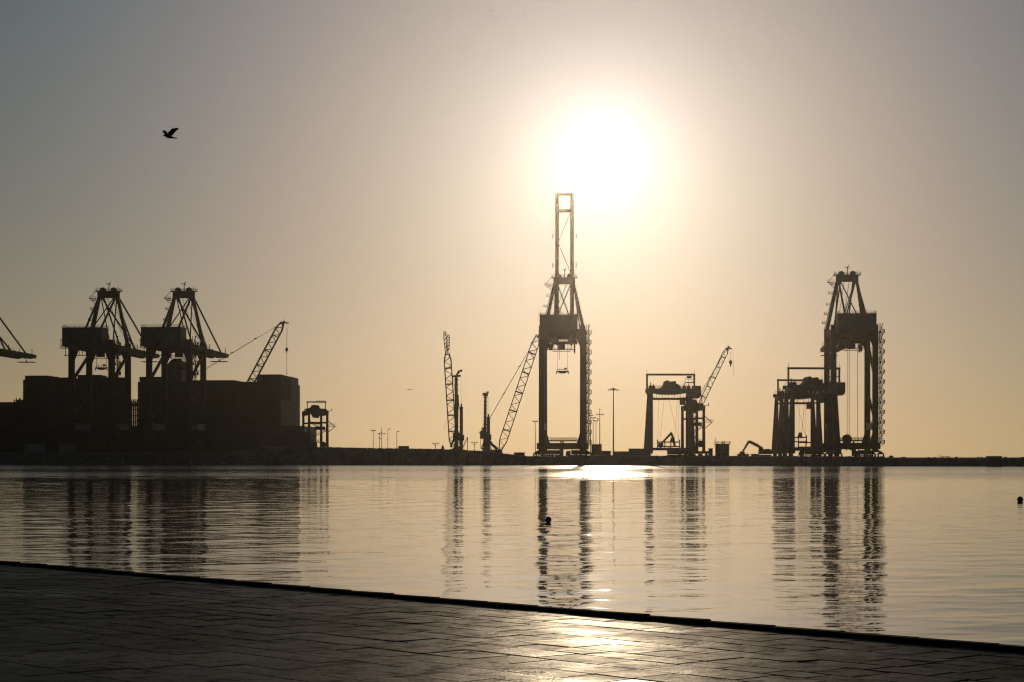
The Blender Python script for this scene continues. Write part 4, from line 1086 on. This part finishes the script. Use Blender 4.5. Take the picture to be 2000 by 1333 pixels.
make_cabin('dim low shed under the legs of the leftmost whole crane', 147, 184, 878, 903, m='c_green')
make_cabin('pale low shed on the quay edge below the stacks right of the funnel', 420, 490, 886.5, 893, m='white')
make_cabin('dark stepped building between the ship and the end on gantry', 577, 607, 845, 915, m='steel', depth=8)
make_cabin('dark low building at the foot of the end on gantry', 600, 617, 864, 910, m='steel', door=False)

# quay edge fenders along the right hand water line
# ------------------------------------------------------------------ buoys
def make_buoy(label, px, py_c, Y, r):
    c = at(px, py_c, Y); root = empty('mooring_buoy', (c.x, Y, 0), 0, label, 'buoy', 'ball buoys floating on the water')
    b = MB(); b.sphere((0, 0, c.z), r, 20, 14); b.build('ball', 'buoy', root, smooth=True)
    n = MB(); n.tube((0, 0, -.3), (0, 0, c.z-r*.6), r*.5, 16, r*.6); n.build('collar', 'buoy', root)
    e = MB(); e.tube((0, 0, c.z+r*.9), (0, 0, c.z+r*1.12), r*.14, 8); e.build('eye', 'steel', root); return root
Yb = CZ*F/(1020.5-HY)
make_buoy('round dark buoy in the reflection of the tallest quay crane', 1071, 1015.5, Yb, 6.2*Yb/F)
Yb = CZ*F/(980.5-HY)
make_buoy('round dark buoy at the right frame edge on open water', 1992.5, 976, Yb, 6.0*Yb/F)

# ------------------------------------------------------------------ birds
def loft(mb, rings):
    n = len(rings[0]); vs = [v for r_ in rings for v in r_]
    fs = [(i*n+k, i*n+(k+1) % n, (i+1)*n+(k+1) % n, (i+1)*n+k) for i in range(len(rings)-1) for k in range(n)]
    fs += [tuple(range(n)), tuple(range((len(rings)-1)*n, len(rings)*n))]
    mb.add(vs, fs)
def bird_body(mb, pts):
    "pts: (x, z, half height, half width) along the spine"
    loft(mb, [[(x, w*math.sin(2*math.pi*i/10), z + h*math.cos(2*math.pi*i/10)) for i in range(10)] for x, z, h, w in pts])
def wing(mb, secs, th):
    "secs: (leading point, trailing point) from root to tip, as 3D points"
    rings = []
    for i, (a, b) in enumerate(secs):
        a, b = Vector(a), Vector(b); u = Vector((0, 0, 1)) ; t_ = th*(1-.45*i/(len(secs)-1)); m_ = a.lerp(b, .35) + Vector((0, t_*.3, t_))
        rings.append([a, m_, b, a.lerp(b, .4) - Vector((0, 0, t_*.6))])
    loft(mb, rings)
def make_crow():
    Y = 60.0; s = Y/F; c = at(332, 262, Y)
    q = lambda u, v, y=0: tuple(at(u/22.2 + 300, v/22.2 + 230, Y + y) - c)
    mb = MB()
    def bp(u, v, hh, w): x, _, z = q(u, v); return (x, z, hh/22.2*s, w/22.2*s)
    bird_body(mb, [bp(372, 795, 6, 6), bp(420, 788, 16, 14), bp(470, 785, 36, 30), bp(520, 790, 48, 42), bp(600, 815, 78, 68), bp(680, 830, 82, 78), bp(760, 850, 62, 62), bp(830, 868, 34, 50), bp(900, 880, 26, 52), bp(980, 897, 26, 56), bp(1022, 902, 12, 40)])
    # near wing, raised and swept back
    wing(mb, [(q(560, 760, -.05), q(790, 800, -.05)), (q(630, 625, -.16), q(870, 735, -.16)), (q(750, 530, -.27), q(915, 670, -.27)), (q(880, 478, -.36), q(990, 585, -.36)), (q(1010, 462, -.42), q(1075, 520, -.42))], .05)
    for u0, v0, u1, v1 in ((760, 545, 842, 448), (880, 500, 960, 455), (960, 490, 1050, 445), (1000, 500, 1100, 482), (830, 700, 850, 765)):
        a, b = Vector(q(u0, v0, -.3)), Vector(q(u1, v1, -.44)); mb.beam(a, b, .036, .03, .016, .016)
    # far wing, raised forward
    wing(mb, [(q(480, 760, .04), q(640, 740, .04)), (q(420, 660, .16), q(590, 640, .16)), (q(395, 605, .26), q(540, 600, .26)), (q(388, 570, .32), q(480, 590, .32))], .045)
    for u0, v0, u1, v1 in ((400, 600, 408, 556), (470, 600, 520, 562), (520, 605, 560, 600), (430, 600, 440, 585)):
        mb.beam(q(u0, v0, .27), q(u1, v1, .36), .034, .028, .016, .016)
    o = mb.build('crow', 'feather', smooth=False)
    md = o.modifiers.new('join', 'REMESH'); md.mode = 'VOXEL'; md.voxel_size = .006; md.use_smooth_shade = True
    o.location = c; tag(o, 'black crow flying left with wings raised, high above the ship', 'bird', 'birds in flight')
make_crow()
def make_bird(label, px, py, Y, span_px, dihedral=.25, tilt=0, m='gull', look=1):
    s = span_px*Y/F/2; c = at(px, py, Y); mb = MB()
    # seen from the side and front: wings across the view
    bird_body(mb, [(-.36*s, 0, .02*s, .02*s), (-.24*s, .0, .07*s, .07*s), (0, 0, .10*s, .1*s), (.22*s, .0, .05*s, .06*s), (.40*s, .01*s, .015*s, .07*s)])
    mb.v = [(x*.5, x*.9 + y, z) for x, y, z in mb.v]
    for sg in (-1, 1):
        wing(mb, [((sg*.03*s, -.16*s, .03*s), (sg*.05*s, .16*s, .03*s)), ((sg*.4*s, -.20*s, dihedral*s), (sg*.4*s, .10*s, dihedral*s*.9)), ((sg*.75*s, -.06*s, dihedral*.75*s), (sg*.75*s, .12*s, dihedral*.65*s)), ((sg*1.0*s, .12*s, dihedral*.1*s), (sg*.98*s, .17*s, dihedral*.05*s))], .09*s)
    o = mb.build('seabird', m); o.location = c; o.rotation_euler = (0, tilt, 0)
    return tag(o, label, 'bird', 'birds in flight')
make_bird('gull gliding with drooped wing tips above the low embankment', 800.5, 762, 330, 12.5, .22, -.06)
make_bird('tiny bird flying level with the head of the shorter piling rig', 966, 706, 420, 4.5, .3, -.5)
for (px, py, w, tl, lab) in ((957.5, 21.5, 4, .3, 'tiny bird at the top of the frame, highest of the left cluster'), (958, 31.3, 3, 0, 'tiny bird second from the top of the left cluster'), (962.5, 34.5, 3, .4, 'tiny bird, left one of the close pair in the left cluster'), (965.5, 34.4, 2.6, 0, 'tiny bird, right one of the close pair in the left cluster'),
        (965, 41.2, 2.8, 0, 'tiny bird, lower left of the left cluster'), (971, 41.8, 3.2, .6, 'tiny bird, lowest and rightmost of the left cluster'), (1014, 32.6, 2.6, 0, 'tiny bird, leftmost of the three at the top right of the cluster'), (1023, 27.3, 3.6, .6, 'tiny bird, middle of the three spread out at the top'), (1043, 29.4, 3, -.3, 'tiny bird, rightmost of the three spread out at the top')):
    make_bird(lab, px, py, 560, w*1.9, .36, tl, m='feather')

# ------------------------------------------------------------------ haze
HAZE_DENSITY, HAZE_G = 3.8e-5, 0.947
hz = MB(); hz.box(-2700, 2700, -120, 2700, -3.5, 145)
ho = hz.build('haze', 'glass'); ho.data.materials.clear()
hm = bpy.data.materials.new('sea_haze'); hm.use_nodes = True; t = hm.node_tree
t.nodes.remove(t.nodes['Principled BSDF'])
pv = t.nodes.new('ShaderNodeVolumePrincipled'); pv.inputs['Density'].default_value = HAZE_DENSITY; pv.inputs['Anisotropy'].default_value = HAZE_G
pv.inputs['Color'].default_value = (1.0, 0.94, 0.86, 1)
t.links.new(pv.outputs[0], t.nodes['Material Output'].inputs['Volume'])
ho.data.materials.append(hm); tag(ho, kind='stuff')
